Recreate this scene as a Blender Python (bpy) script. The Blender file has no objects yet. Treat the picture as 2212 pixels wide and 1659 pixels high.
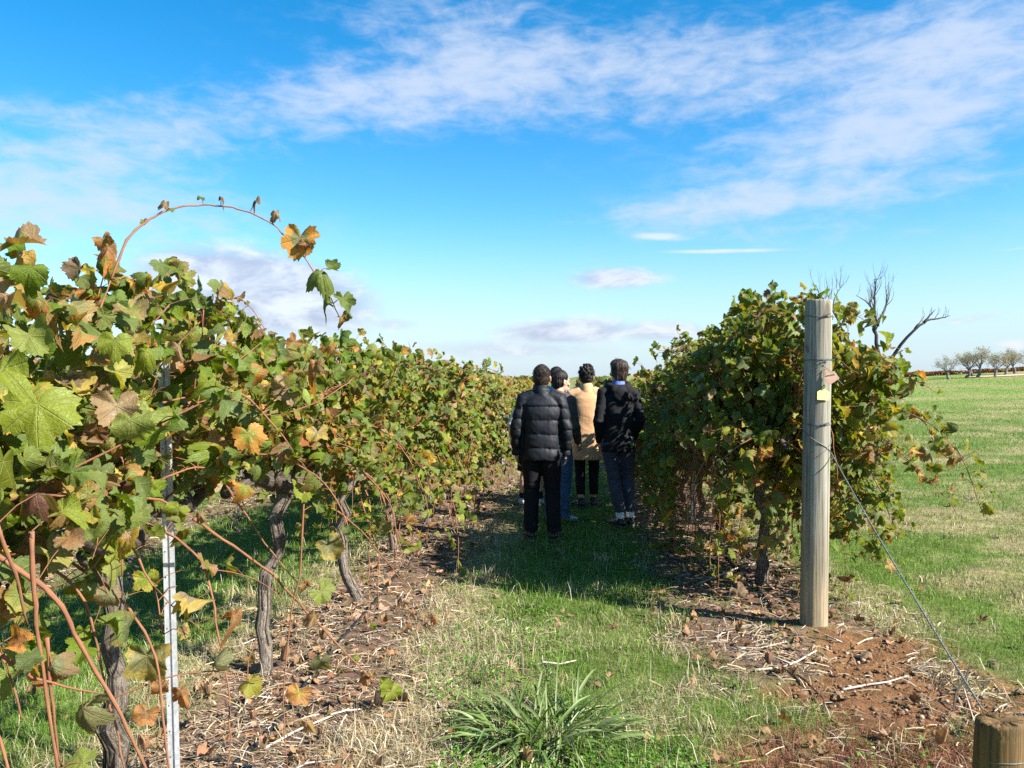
import bpy, math
import numpy as np
from mathutils import Vector, Matrix, noise as mnoise

SC = bpy.context.scene
COL = SC.collection
PI = math.pi
H = 1.60            # camera height
F = 1782.0          # focal length in units of a 2212-wide picture

def at(px, py, Y):
    """a point at depth Y in the direction measured in the photograph"""
    return np.array([(px - 1106.0) / F * Y, Y, H - (py - 815.0) / F * Y])

# ------------------------------------------------------------------ mesh buffers
class Buf:
    def __init__(s):
        s.v = []; s.f = []; s.n = 0; s.c = []; s.u = []
    def add(s, V, F_, col=None, uv=None):
        V = np.asarray(V, np.float32).reshape(-1, 3)
        if not isinstance(F_, (list, tuple)): F_ = [F_]
        for q in F_:
            q = np.asarray(q, np.int32)
            if q.size: s.f.append(q + s.n)
        n = len(V); s.n += n; s.v.append(V)
        if col is None: col = (1, 1, 1)
        col = np.asarray(col, np.float32)
        s.c.append(np.broadcast_to(col, (n, 3)) if col.ndim == 1 else col)
        if uv is None: uv = np.zeros((n, 3), np.float32)
        s.u.append(np.asarray(uv, np.float32))
    def mesh(s, name, smooth=True, attrs=True):
        me = bpy.data.meshes.new(name)
        if not s.v: return me
        V = np.concatenate(s.v).astype(np.float32)
        loops = np.concatenate([q.ravel() for q in s.f]).astype(np.int32)
        tot = np.concatenate([np.full(len(q), q.shape[1], np.int32) for q in s.f])
        start = np.zeros(len(tot), np.int32); start[1:] = np.cumsum(tot)[:-1]
        me.vertices.add(len(V)); me.vertices.foreach_set('co', V.ravel())
        me.loops.add(len(loops)); me.loops.foreach_set('vertex_index', loops)
        me.polygons.add(len(tot)); me.polygons.foreach_set('loop_start', start)
        me.polygons.foreach_set('use_smooth', np.full(len(tot), smooth, bool))
        if attrs:
            C = np.ones((len(V), 4), np.float32); C[:, :3] = np.concatenate(s.c)
            a = me.attributes.new('Col', 'FLOAT_COLOR', 'POINT'); a.data.foreach_set('color', C.ravel())
            a = me.attributes.new('luv', 'FLOAT_VECTOR', 'POINT')
            a.data.foreach_set('vector', np.concatenate(s.u).astype(np.float32).ravel())
        me.update(calc_edges=True)
        return me
    def obj(s, name, mat, parent=None, smooth=True, attrs=True):
        o = bpy.data.objects.new(name, s.mesh(name, smooth, attrs))
        o.data.materials.append(mat)
        COL.objects.link(o)
        if parent is not None:
            o.parent = parent
            o.matrix_parent_inverse = Matrix.Translation(-Vector(parent.location))
        return o

def empty(name, loc):
    o = bpy.data.objects.new(name, None); COL.objects.link(o)
    o.location = [float(c) for c in loc]; o.empty_display_size = .1
    return o
def tag(o, label=None, cat=None, group=None, kind=None):
    if label: o['label'] = label
    if cat: o['category'] = cat
    if group: o['group'] = group
    if kind: o['kind'] = kind
    return o

def nrm(a):
    a = np.asarray(a, float)
    return a / np.maximum(np.linalg.norm(a, axis=-1, keepdims=True), 1e-9)

def tube(buf, P, R, k=6, caps=True, col=None, round_caps=False, uvs=True):
    P = np.asarray(P, float); n = len(P)
    R = np.broadcast_to(np.asarray(R, float), (n,)).copy()
    if round_caps:
        d0 = nrm(P[0] - P[1]); d1 = nrm(P[-1] - P[-2])
        pa = [P[0] + d0 * R[0] * .92, P[0] + d0 * R[0] * .6]; ra = [R[0] * .3, R[0] * .8]
        pb = [P[-1] + d1 * R[-1] * .6, P[-1] + d1 * R[-1] * .92]; rb = [R[-1] * .8, R[-1] * .3]
        P = np.concatenate([pa, P, pb]); R = np.concatenate([ra, R, rb]); n = len(P)
    T = np.empty_like(P); T[1:-1] = P[2:] - P[:-2]; T[0] = P[1] - P[0]; T[-1] = P[-1] - P[-2]
    T = nrm(T)
    a = np.array([0, 0, 1.0]) if abs(T[0][2]) < .9 else np.array([1.0, 0, 0])
    u = nrm(np.cross(T[0], a)); U = [u]
    for i in range(1, n):
        u = u - T[i] * np.dot(u, T[i]); u = u / max(np.linalg.norm(u), 1e-9); U.append(u)
    U = np.array(U); W = np.cross(T, U)
    an = np.arange(k) * 2 * PI / k
    V = P[:, None, :] + R[:, None, None] * (np.cos(an)[None, :, None] * U[:, None, :] + np.sin(an)[None, :, None] * W[:, None, :])
    i = np.arange(n - 1)[:, None]; j = np.arange(k)[None, :]; j2 = (j + 1) % k
    Q = np.stack([i * k + j, i * k + j2, (i + 1) * k + j2, (i + 1) * k + j], -1).reshape(-1, 4)
    fs = [Q]
    V = V.reshape(-1, 3)
    if caps:
        V = np.concatenate([V, P[:1], P[-1:]])
        jj = np.arange(k); j2 = (jj + 1) % k
        fs.append(np.stack([np.full(k, n * k), j2, jj], -1))
        fs.append(np.stack([np.full(k, n * k + 1), (n - 1) * k + jj, (n - 1) * k + j2], -1))
    L = np.concatenate([[0], np.cumsum(np.linalg.norm(np.diff(P, axis=0), axis=1))])
    uv = np.zeros((len(V), 3)); uv[:n * k, 0] = np.tile(an, n); uv[:n * k, 1] = np.repeat(L, k)
    buf.add(V, fs, col, uv)

def ellipsoid(buf, c, r, rot=None, nu=16, nv=10, col=None):
    th = np.linspace(0, PI, nv + 1)[1:-1]; ph = np.arange(nu) * 2 * PI / nu
    V = np.stack([np.sin(th)[:, None] * np.cos(ph)[None], np.sin(th)[:, None] * np.sin(ph)[None],
                  np.repeat(np.cos(th)[:, None], nu, 1)], -1).reshape(-1, 3)
    V = np.concatenate([V, [[0, 0, 1], [0, 0, -1]]]) * np.asarray(r)
    if rot is not None: V = V @ np.asarray(rot).T
    V = V + np.asarray(c)
    m = nv - 1
    i = np.arange(m - 1)[:, None]; j = np.arange(nu)[None]; j2 = (j + 1) % nu
    Q = np.stack([i * nu + j, (i + 1) * nu + j, (i + 1) * nu + j2, i * nu + j2], -1).reshape(-1, 4)
    jj = np.arange(nu); k2 = (jj + 1) % nu
    t1 = np.stack([np.full(nu, m * nu), jj, k2], -1)
    t2 = np.stack([np.full(nu, m * nu + 1), (m - 1) * nu + k2, (m - 1) * nu + jj], -1)
    buf.add(V, [Q, t1, t2], col)

def loft(buf, rings, k=28, pw=2.4):
    """closed stack of super-elliptic rings: (cx, cy, z, rx, ry)"""
    an = np.arange(k) * 2 * PI / k
    c = np.cos(an); s_ = np.sin(an)
    cx = np.sign(c) * np.abs(c) ** (2 / pw); sy = np.sign(s_) * np.abs(s_) ** (2 / pw)
    V = np.concatenate([np.stack([r[0] + r[3] * cx, r[1] + r[4] * sy, np.full(k, r[2])], -1) for r in rings])
    n = len(rings)
    V = np.concatenate([V, [[rings[0][0], rings[0][1], rings[0][2]], [rings[-1][0], rings[-1][1], rings[-1][2]]]])
    i = np.arange(n - 1)[:, None]; j = np.arange(k)[None]; j2 = (j + 1) % k
    Q = np.stack([i * k + j, i * k + j2, (i + 1) * k + j2, (i + 1) * k + j], -1).reshape(-1, 4)
    jj = np.arange(k); k2 = (jj + 1) % k
    buf.add(V, [Q, np.stack([np.full(k, n * k), k2, jj], -1), np.stack([np.full(k, n * k + 1), (n - 1) * k + jj, (n - 1) * k + k2], -1)])

def prism(buf, poly, z0, z1, xf=None, col=None):
    """extruded polygon (counter-clockwise list of x,y)"""
    p = np.asarray(poly, float); n = len(p)
    V = np.concatenate([np.c_[p, np.full(n, z0)], np.c_[p, np.full(n, z1)]])
    if xf is not None: V = xf(V)
    j = np.arange(n); j2 = (j + 1) % n
    fs = [np.stack([j, j2, n + j2, n + j], -1), (n + j)[None], j[::-1][None]]
    buf.add(V, fs, col)

# ------------------------------------------------------------------ numpy noise
_rg = np.random.default_rng(77)
_TAB = _rg.random((256, 256)).astype(np.float32)
def vnoise(x, y):
    x = np.asarray(x, float); y = np.asarray(y, float)
    xi = np.floor(x).astype(int); yi = np.floor(y).astype(int); fx = x - xi; fy = y - yi
    fx = fx * fx * (3 - 2 * fx); fy = fy * fy * (3 - 2 * fy)
    g = lambda a, b: _TAB[a & 255, b & 255]
    return (g(xi, yi) * (1 - fx) + g(xi + 1, yi) * fx) * (1 - fy) + (g(xi, yi + 1) * (1 - fx) + g(xi + 1, yi + 1) * fx) * fy
def fbm(x, y, o=4):
    r = 0; a = .5; t = 0
    for i in range(o):
        r = r + a * vnoise(x * 2 ** i + 17 * i, y * 2 ** i + 31 * i); t += a; a *= .5
    return r / t
def sst(a, b, x):
    t = np.clip((np.asarray(x, float) - a) / (b - a), 0, 1); return t * t * (3 - 2 * t)

# ------------------------------------------------------------------ terrain and ground zones
SL = .07
CL1, CR1, CL2 = -1.60, 1.50, -4.36
def rowx(c, y): return c + SL * y
def terrain(x, y):
    x = np.asarray(x, float); y = np.asarray(y, float)
    f = sst(.6, 9, x - rowx(CR1, y))
    zv = -.35 * sst(6, 28, y)
    zf = np.clip(1.35 + .052 * (x - 44.4), -.35, 2.6) * sst(8, 90, y)
    return zv * (1 - f) + zf * f
def micro(x, y):
    near = 1 - sst(12, 20, y)
    return near * (.035 * (fbm(x * 2.2, y * 2.2, 3) - .5) + .02 * (fbm(x * 9, y * 9, 3) - .5))
def gz(x, y): return terrain(x, y) + micro(x, y)

def zones(x, y):
    """mulch, dryness of grass, blade density, bare soil"""
    x = np.asarray(x, float); y = np.asarray(y, float)
    n1 = fbm(x * .9 + 5, y * .9, 3) - .5; n2 = fbm(x * 3.1, y * 3.1 + 9, 3) - .5
    w = .5 * n1 + .35 * n2
    dL = x - rowx(CL1, y) + w; dR = x - rowx(CR1, y) + w
    d2 = x - rowx(CL2, y) + w; d3 = x - rowx(CL2 - 2.9, y) + w
    mul = np.maximum(sst(-.42, -.12, dL) * (1 - sst(.5, .95, dL)), sst(-1.0, -.62, dR) * (1 - sst(.25, .55, dR)) * sst(3.7, 4.6, y + w))
    mul = np.maximum(mul, .85 * sst(-.6, -.3, d2) * (1 - sst(.4, .7, d2)))
    mul = np.maximum(mul, .85 * sst(-.6, -.3, d3) * (1 - sst(.4, .7, d3)))
    straw = .75 * sst(-.80, -.45, dL) * (1 - sst(.05, .3, dL)) * (1 - .6 * sst(7, 9, y))
    straw = np.maximum(straw, .8 * sst(.45, .7, dL) * (1 - sst(.9, 1.5, dL)))
    straw = np.maximum(straw, .9 * sst(.3, .5, dR) * (1 - sst(.6, 1.0, dR)) * (1 - sst(9, 14, y)))
    front = (1 - sst(4.6, 6.0, y + 1.5 * w)) * (dR < .4) * (dL > .2)
    big = fbm(x * .38 + 3, y * .85, 3)
    field = (dR > .5)
    dry = np.clip(.05 + .9 * straw + .30 * front * (1 + 1.6 * n2) + .75 * n2 + .5 * n1 * front, 0, 1)
    dry = np.where(field, np.clip(.22 + 3.2 * (big - .5) + 1.6 * n2 + .6 * straw, 0, .95), dry)
    soil = 1 - sst(.6, 1.05, np.hypot((x - 1.98 - .1 * (y - 4.3)) / .62, (y - 4.25) / .95) + 1.2 * n2)
    soil = np.maximum(soil, .9 * (1 - sst(.6, 1.1, np.hypot((x - 1.55) / .75, (y - 3.35) / .5) + w)))
    mul = np.maximum(mul, .75 * sst(-.02, .16, n1) * front)
    den = np.clip(1 - .93 * mul - soil, 0.015, 1)
    return mul * (1 - soil), dry, den, soil
# ------------------------------------------------------------------ materials
class NT:
    def __init__(s, tree): s.t = tree; s.l = tree.links
    def n(s, typ, **kw):
        nd = s.t.nodes.new(typ)
        for k, v in kw.items():
            if k.startswith('i_'):
                key = k[2:]; key = int(key) if key.isdigit() else key.replace('_', ' ')
                s.put(nd.inputs[key], v)
            else: setattr(nd, k, v)
        return nd
    def put(s, inp, v):
        if hasattr(v, 'is_linked') or isinstance(v, bpy.types.NodeSocket): s.l.new(v, inp)
        else: inp.default_value = v
    def m(s, op, a, b=0.0, c=None, clamp=False):
        nd = s.t.nodes.new('ShaderNodeMath'); nd.operation = op; nd.use_clamp = clamp
        s.put(nd.inputs[0], a)
        if op not in ('SINE', 'COSINE', 'ABSOLUTE', 'SQRT', 'EXPONENT', 'ARCTANGENT', 'ARCSINE', 'FRACT'): s.put(nd.inputs[1], b)
        if c is not None: s.put(nd.inputs[2], c)
        return nd.outputs[0]
    def mix(s, f, a, b, mode='MIX'):
        nd = s.t.nodes.new('ShaderNodeMix'); nd.data_type = 'RGBA'; nd.blend_type = mode
        s.put(nd.inputs[0], f); s.put(nd.inputs[6], rgba(a)); s.put(nd.inputs[7], rgba(b))
        return nd.outputs[2]
    def ramp(s, v, lo, hi, a=0.0, b=1.0):
        nd = s.t.nodes.new('ShaderNodeMapRange'); nd.interpolation_type = 'SMOOTHSTEP'
        s.put(nd.inputs[0], v); s.put(nd.inputs[1], lo); s.put(nd.inputs[2], hi); s.put(nd.inputs[3], a); s.put(nd.inputs[4], b)
        return nd.outputs[0]
    def noise(s, vec, scale, detail=4, rough=.55, dist=0.0):
        nd = s.t.nodes.new('ShaderNodeTexNoise')
        if vec is not None: s.l.new(vec, nd.inputs['Vector'])
        nd.inputs['Scale'].default_value = scale; nd.inputs['Detail'].default_value = detail
        nd.inputs['Roughness'].default_value = rough; nd.inputs['Distortion'].default_value = dist
        return nd.outputs['Fac']
    def map(s, vec, scale=(1, 1, 1), loc=(0, 0, 0), rot=(0, 0, 0)):
        nd = s.t.nodes.new('ShaderNodeMapping'); s.l.new(vec, nd.inputs[0])
        nd.inputs['Scale'].default_value = scale; nd.inputs['Location'].default_value = loc; nd.inputs['Rotation'].default_value = rot
        return nd.outputs[0]
    def bump(s, h, strength=.5, dist=.01):
        nd = s.t.nodes.new('ShaderNodeBump'); s.put(nd.inputs['Height'], h)
        nd.inputs['Strength'].default_value = strength; nd.inputs['Distance'].default_value = dist
        return nd.outputs[0]
def rgba(c):
    if isinstance(c, (tuple, list)) and len(c) == 3: return (*c, 1)
    return c
def mat(name):
    m = bpy.data.materials.new(name); m.use_nodes = True
    t = m.node_tree; b = t.nodes['Principled BSDF']
    return m, NT(t), b, t.nodes['Material Output']
def attr(N, name, out): 
    nd = N.n('ShaderNodeAttribute', attribute_name=name); return nd.outputs[out]
def objco(N): return N.n('ShaderNodeTexCoord').outputs['Object']

def simple(name, col, rough=.7, var=.25, scale=30, spec=.4, bump=0, bscale=200, stretch=(1, 1, 1), sheen=0, metal=0):
    m, N, b, o = mat(name)
    co = N.map(objco(N), stretch)
    f = N.noise(co, scale, 5)
    c = N.mix(N.ramp(f, .3, .7), tuple(x * (1 - var) for x in col), tuple(min(1, x * (1 + var)) for x in col))
    N.put(b.inputs['Base Color'], c)
    b.inputs['Roughness'].default_value = rough; b.inputs['Specular IOR Level'].default_value = spec
    b.inputs['Metallic'].default_value = metal
    if sheen: b.inputs['Sheen Weight'].default_value = sheen
    if bump: N.put(b.inputs['Normal'], N.bump(N.noise(co, bscale, 4), bump, .004))
    return m

def leaf_mat(name, gloss=.36, transl=.36):
    m, N, b, out = mat(name)
    col = attr(N, 'Col', 'Color'); luv = attr(N, 'luv', 'Vector')
    sep = N.n('ShaderNodeSeparateXYZ'); N.l.new(luv, sep.inputs[0]); x, y, rnd = sep.outputs
    r = N.m('SQRT', N.m('ADD', N.m('MULTIPLY', x, x), N.m('MULTIPLY', y, y)))
    ax = N.m('ABSOLUTE', x)
    # five veins
    vein = None
    for a in (0, 52, 108):
        a = math.radians(a); ca, sa = math.cos(a), math.sin(a)
        d = N.m('ABSOLUTE', N.m('SUBTRACT', N.m('MULTIPLY', ax, ca), N.m('MULTIPLY', y, sa)))
        ahead = N.m('GREATER_THAN', N.m('ADD', N.m('MULTIPLY', ax, sa), N.m('MULTIPLY', y, ca)), 0.0)
        v = N.m('MULTIPLY', N.ramp(d, .004, .022, 1, 0), ahead)
        vein = v if vein is None else N.m('MAXIMUM', vein, v)
    cmb = N.n('ShaderNodeCombineXYZ'); N.l.new(x, cmb.inputs[0]); N.l.new(y, cmb.inputs[1]); N.l.new(N.m('MULTIPLY', rnd, 40), cmb.inputs[2])
    vor = N.n('ShaderNodeTexVoronoi', feature='DISTANCE_TO_EDGE'); N.l.new(cmb.outputs[0], vor.inputs['Vector']); vor.inputs['Scale'].default_value = 7.5
    net = N.ramp(vor.outputs['Distance'], .0, .07, 1, 0)
    blot = N.noise(cmb.outputs[0], 3.2, 5, .65, .6)
    fine = N.noise(cmb.outputs[0], 16, 4, .6)
    # browning from the margin inwards; rnd decides how far it has gone
    edge = N.m('ADD', r, N.m('MULTIPLY', N.m('SUBTRACT', blot, .5), 1.5))
    amt = N.ramp(edge, N.m('SUBTRACT', .78, N.m('MULTIPLY', rnd, .5)), N.m('SUBTRACT', 1.0, N.m('MULTIPLY', rnd, .5)))
    amt = N.m('MULTIPLY', amt, N.ramp(rnd, .52, .9, 0, .95))
    h1 = N.m('FRACT', N.m('MULTIPLY', rnd, 17.3))
    rim = N.mix(N.ramp(h1, .25, .55), (.46, .31, .045), (.44, .15, .035)); rim = N.mix(N.ramp(h1, .6, .8), rim, N.mix(fine, (.38, .20, .10), (.24, .11, .065)))
    rim = N.mix(N.ramp(edge, .95, 1.35), rim, (.20, .085, .05))
    c = N.mix(amt, col, rim)
    c = N.mix(N.ramp(fine, .35, .7, .0, .35), c, N.mix(.5, c, (.03, .05, .008)))
    c = N.mix(N.m('MULTIPLY', vein, .45), c, (.30, .30, .12))
    c = N.mix(N.m('MULTIPLY', net, .18), c, N.mix(.5, c, (.26, .27, .10)))
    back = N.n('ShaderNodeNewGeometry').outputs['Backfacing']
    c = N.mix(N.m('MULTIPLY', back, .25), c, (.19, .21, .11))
    N.put(b.inputs['Base Color'], c)
    N.put(b.inputs['Roughness'], N.ramp(blot, .3, .7, gloss - .08, gloss + .15))
    b.inputs['Specular IOR Level'].default_value = .26
    hgt = N.m('ADD', N.m('ADD', N.m('MULTIPLY', vein, -.35), N.m('MULTIPLY', net, -.12)), N.m('MULTIPLY', blot, 1.2))
    N.put(b.inputs['Normal'], N.bump(hgt, .8, .006))
    tr = N.n('ShaderNodeBsdfTranslucent'); N.put(tr.inputs[0], N.mix(1.0, c, (1.5, 1.4, .45), 'MULTIPLY'))
    mx = N.n('ShaderNodeMixShader'); mx.inputs[0].default_value = transl
    N.l.new(b.outputs[0], mx.inputs[1]); N.l.new(tr.outputs[0], mx.inputs[2]); N.l.new(mx.outputs[0], out.inputs[0])
    return m

def blade_mat(name, transl=.3, rough=.5):
    m, N, b, out = mat(name)
    c = attr(N, 'Col', 'Color')
    N.put(b.inputs['Base Color'], c); b.inputs['Roughness'].default_value = rough
    b.inputs['Specular IOR Level'].default_value = .35
    tr = N.n('ShaderNodeBsdfTranslucent'); N.put(tr.inputs[0], N.mix(1.0, c, (1.2, 1.15, .6), 'MULTIPLY'))
    mx = N.n('ShaderNodeMixShader'); mx.inputs[0].default_value = transl
    N.l.new(b.outputs[0], mx.inputs[1]); N.l.new(tr.outputs[0], mx.inputs[2]); N.l.new(mx.outputs[0], out.inputs[0])
    return m

def bark_mat(name, a, b_, bumpd=.02, st=.12, sc=90):
    """fibrous bark: noise stretched along the stem (luv = angle, length)"""
    m, N, b, o = mat(name)
    luv = attr(N, 'luv', 'Vector')
    sep = N.n('ShaderNodeSeparateXYZ'); N.l.new(luv, sep.inputs[0])
    cmb = N.n('ShaderNodeCombineXYZ')
    N.l.new(N.m('COSINE', sep.outputs[0]), cmb.inputs[0]); N.l.new(N.m('SINE', sep.outputs[0]), cmb.inputs[1])
    N.l.new(N.m('MULTIPLY', sep.outputs[1], st * 60), cmb.inputs[2])
    f = N.noise(cmb.outputs[0], sc / 22, 7, .68, .5); g = N.noise(objco(N), 22, 3)
    c = N.mix(N.ramp(f, .32, .68), a, b_); c = N.mix(N.ramp(g, .4, .7, 0, .45), c, N.mix(.5, c, (.05, .045, .04)))
    N.put(b.inputs['Base Color'], c); b.inputs['Roughness'].default_value = .85; b.inputs['Specular IOR Level'].default_value = .25
    N.put(b.inputs['Normal'], N.bump(f, .9, bumpd))
    return m

def ground_mat():
    m, N, b, o = mat('earth')
    c = attr(N, 'Col', 'Color'); co = objco(N)
    f1 = N.noise(co, 14, 6, .65); f2 = N.noise(co, 110, 5, .7); f3 = N.noise(co, 3, 4)
    k = N.m('MULTIPLY', N.ramp(f1, .25, .75, .6, 1.35), N.ramp(f2, .25, .75, .45, 1.5))
    k = N.m('MULTIPLY', k, N.ramp(f3, .3, .7, .85, 1.15))
    v = N.n('ShaderNodeVectorMath', operation='SCALE'); N.l.new(c, v.inputs[0]); N.l.new(k, v.inputs['Scale'])
    N.put(b.inputs['Base Color'], v.outputs[0]); b.inputs['Roughness'].default_value = .95; b.inputs['Specular IOR Level'].default_value = .15
    N.put(b.inputs['Normal'], N.bump(N.m('ADD', f1, N.m('MULTIPLY', f2, .5)), .8, .03))
    return m

def post_mat(dark=False):
    m, N, b, o = mat('cut_pine' if dark else 'treated_pine')
    co = objco(N)
    st = N.map(co, (26, 26, 1.1)); st2 = N.map(co, (70, 70, 1.6))
    f = N.noise(st, 1.0, 6, .6, .4); g = N.noise(st2, 1.0, 5, .7); h = N.noise(co, 5, 4)
    sep = N.n('ShaderNodeSeparateXYZ'); N.l.new(co, sep.inputs[0])
    low = N.ramp(sep.outputs[2], .1, .95, 1, 0)
    base = N.mix(low, (.33, .31, .25), (.40, .30, .16))
    c = N.mix(N.ramp(f, .35, .62, 0, .8), base, (.17, .15, .115)); c = N.mix(N.ramp(g, .48, .66, 0, .85), c, (.085, .075, .06))
    c = N.mix(N.ramp(h, .5, .75, 0, .35), c, (.21, .225, .165))
    ck = N.noise(N.map(co, (34, 34, .75), (5, 2, 1)), 1.0, 3, .5, .3); crack = N.ramp(ck, .655, .675)
    c = N.mix(N.m('MULTIPLY', crack, .85), c, (.035, .03, .025))
    kn = N.noise(N.map(co, (9, 9, 5), (1, 4, 2)), 1.0, 2, .4); c = N.mix(N.ramp(kn, .70, .75, 0, .7), c, (.10, .07, .045))
    if dark: c = N.mix(1.0, c, (.52, .39, .23), 'MULTIPLY')
    N.put(b.inputs['Base Color'], c); b.inputs['Roughness'].default_value = .8; b.inputs['Specular IOR Level'].default_value = .25
    N.put(b.inputs['Normal'], N.bump(N.m('ADD', f, g), .55, .006))
    return m

def steel_mat():
    m, N, b, o = mat('galvanised_steel')
    f = N.noise(objco(N), 60, 5, .6); g = N.noise(N.map(objco(N), (20, 20, 2)), 3, 4)
    N.put(b.inputs['Base Color'], N.mix(N.ramp(f, .35, .65), (.42, .44, .45), (.58, .59, .60)))
    N.put(b.inputs['Roughness'], N.ramp(g, .3, .7, .42, .62)); b.inputs['Metallic'].default_value = .55
    return m

M = {}
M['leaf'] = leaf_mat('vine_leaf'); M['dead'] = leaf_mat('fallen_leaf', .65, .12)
M['grass'] = blade_mat('grass_blade'); M['tuss'] = blade_mat('tussock_blade', .22, .45); M['olive'] = blade_mat('olive_leaf', .35)
M['twig'] = blade_mat('twig_litter', 0.0, .85)
M['bark'] = bark_mat('vine_bark', (.06, .043, .032), (.36, .30, .235), .035)
M['old'] = bark_mat('old_wood', (.045, .034, .026), (.16, .125, .095))
M['cane'] = bark_mat('cane_bark', (.15, .060, .034), (.34, .155, .075), .0015, .03)
M['stick'] = bark_mat('dry_stick', (.38, .31, .25), (.58, .50, .42), .002, .05)
M['deadtree'] = bark_mat('dead_wood', (.032, .028, .032), (.10, .088, .086), .01)
M['olivebark'] = bark_mat('olive_bark', (.10, .085, .085), (.24, .21, .20))
M['earth'] = ground_mat(); M['post'] = post_mat(); M['stump'] = post_mat(True); M['steel'] = steel_mat()
M['wire'] = simple('wire', (.17, .19, .175), .6, .3, 60, metal=.2)
M['wiredark'] = simple('old_wire', (.16, .165, .16), .55, .3, 40, metal=.4)
M['hose'] = simple('hose', (.02, .021, .023), .4, .3)
M['yellow'] = simple('yellow_plastic', (.85, .74, .24), .45, .05, 20)
M['orange'] = simple('orange_plastic', (.85, .50, .32), .45, .08, 20)
M['grape'] = simple('dried_grape', (.018, .014, .02), .6, .5, 60, bump=.6, bscale=120)
M['skin'] = simple('skin', (.52, .29, .20), .55, .10, 12)
M['eye'] = simple('eye', (.10, .07, .05), .2, .2)
M['hair_brown'] = simple('hair_brown', (.026, .017, .012), .6, .8, 22, .22, 1.0, 60, (7, 7, 1.2))
M['hair_black'] = simple('hair_black', (.011, .008, .007), .55, .55, 20, .25, .9, 45, (6, 6, .8))
M['hair_curl'] = simple('hair_curl', (.012, .009, .007), .6, .5, 60, .25, .9, 120)
M['hair_light'] = simple('hair_light', (.038, .023, .015), .55, .9, 22, .28, 1.0, 40, (8, 8, 1))
M['puffer'] = simple('puffer_nylon', (.008, .010, .0145), .6, .25, 10, .28, .35, 45, (1.2, 1.2, .5))
M['blackcloth'] = simple('black_cloth', (.010, .010, .012), .85, .3, 25, .25, .4, 300)
M['blackpants'] = simple('black_trousers', (.0055, .0055, .007), .8, .3, 25, .25, .4, 250)
M['camel'] = simple('camel_wool', (.56, .325, .165), .95, .07, 60, .15, .35, 350, sheen=.15)
M['jeans'] = simple('blue_denim', (.045, .10, .18), .85, .35, 9, .2, .4, 300)
M['denim'] = simple('pale_denim', (.16, .30, .44), .85, .3, 12, .2, .4, 300)
M['chino'] = simple('slate_chino', (.055, .060, .085), .8, .2, 12, .25, .3, 300)
M['brownj'] = simple('brown_jacket', (.085, .062, .048), .8, .2, 15, .25, .4, 200)
M['blueshirt'] = simple('blue_shirt', (.10, .15, .36), .8, .1, 15)
M['white'] = simple('white_cotton', (.72, .73, .74), .85, .06, 15, bump=.2)
M['leather'] = simple('black_leather', (.010, .010, .011), .35, .3, 30, .5)
M['sole'] = simple('shoe_sole', (.07, .065, .06), .8)
M['sneaker'] = simple('pale_sneaker', (.45, .47, .5), .7, .1)
M['logo'] = simple('grey_embroidery', (.30, .31, .33), .8, .05)
M['track'] = simple('track_gravel', (.52, .38, .25), .95, .2, 3)
M['redleaf'] = blade_mat('red_leaf', .25)
# ------------------------------------------------------------------ vine leaves
def leaf_r(th, dep=.25):
    """outline radius of a five-lobed vine leaf, th measured from the tip"""
    a = np.abs((th + PI) % (2 * PI) - PI)
    r = np.zeros_like(a)
    for c, L, w in ((0, 1.0, 31), (math.radians(55), .93, 30), (math.radians(110), .80, 36)):
        r = np.maximum(r, L * (1 - dep * np.clip(np.abs(a - c) / math.radians(w), 0, 1.7) ** 2.1))
    r = np.maximum(r, .46)
    return r * (1 - .80 * sst(math.radians(146), math.radians(180), a)) * .64

def leaf_template(n, rng, curl=1.0, teeth=True, inner=(.5,)):
    th = np.arange(n) * 2 * PI / n - PI + PI / n
    th = th + rng.normal(0, .03, n)
    r = leaf_r(th, rng.uniform(.22, .55)) * rng.normal(1, .03, n)
    q1, q2, q3 = rng.random(3) * 6.28; r = r * (1 + .07 * np.sin(th + q1) + .06 * np.sin(2 * th + q2) + .05 * np.sin(5 * th + q3))
    if teeth: r = r * (1 + rng.uniform(.02, .085, n) * np.where(np.arange(n) % 2 == 0, 1, -1))
    rings = [np.zeros((1, 2))]
    for q in inner: rings.append(np.c_[np.sin(th) * r * q, np.cos(th) * r * q])
    rings.append(np.c_[np.sin(th) * r, np.cos(th) * r])
    P = np.concatenate(rings); x, y = P[:, 0], P[:, 1]
    rr = np.hypot(x, y); a = np.arctan2(x, y)
    p1, p2 = rng.random(2) * 6.28
    z = curl * (-.55 * rr ** 2 * (.4 + rng.random()) + .22 * np.abs(x) * (rng.random() * 1.4 - .4)
        + .30 * rr ** 2 * np.sin(3 * a + p1) + .16 * rr ** 2 * np.sin(6 * a + p2) + .10 * rr * np.cos(a * 5) )
    V = np.c_[x, y, z]
    # roll the sides up or down
    k = curl * rng.normal(.0, .9)
    ang = k * x * 1.4; V[:, 2] += np.sin(ang) * x; V[:, 0] *= np.cos(np.clip(ang, -1.2, 1.2) * .7)
    k = curl * rng.normal(.45, .6); yy = V[:, 1].copy(); V[:, 1] = yy * np.cos(np.clip(k * yy, -1.3, 1.3)); V[:, 2] -= np.abs(np.sin(k * yy) * yy) * np.sign(k)
    m = len(inner) + 1
    j = np.arange(n); j2 = (j + 1) % n
    fs = [np.stack([np.zeros(n, int), 1 + j2, 1 + j], -1)]
    for q in range(m - 1):
        b0 = 1 + q * n; b1 = 1 + (q + 1) * n
        fs.append(np.stack([b0 + j, b0 + j2, b1 + j2], -1)); fs.append(np.stack([b0 + j, b1 + j2, b1 + j], -1))
    return V, np.concatenate(fs)[:, ::-1], P / .64

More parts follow.
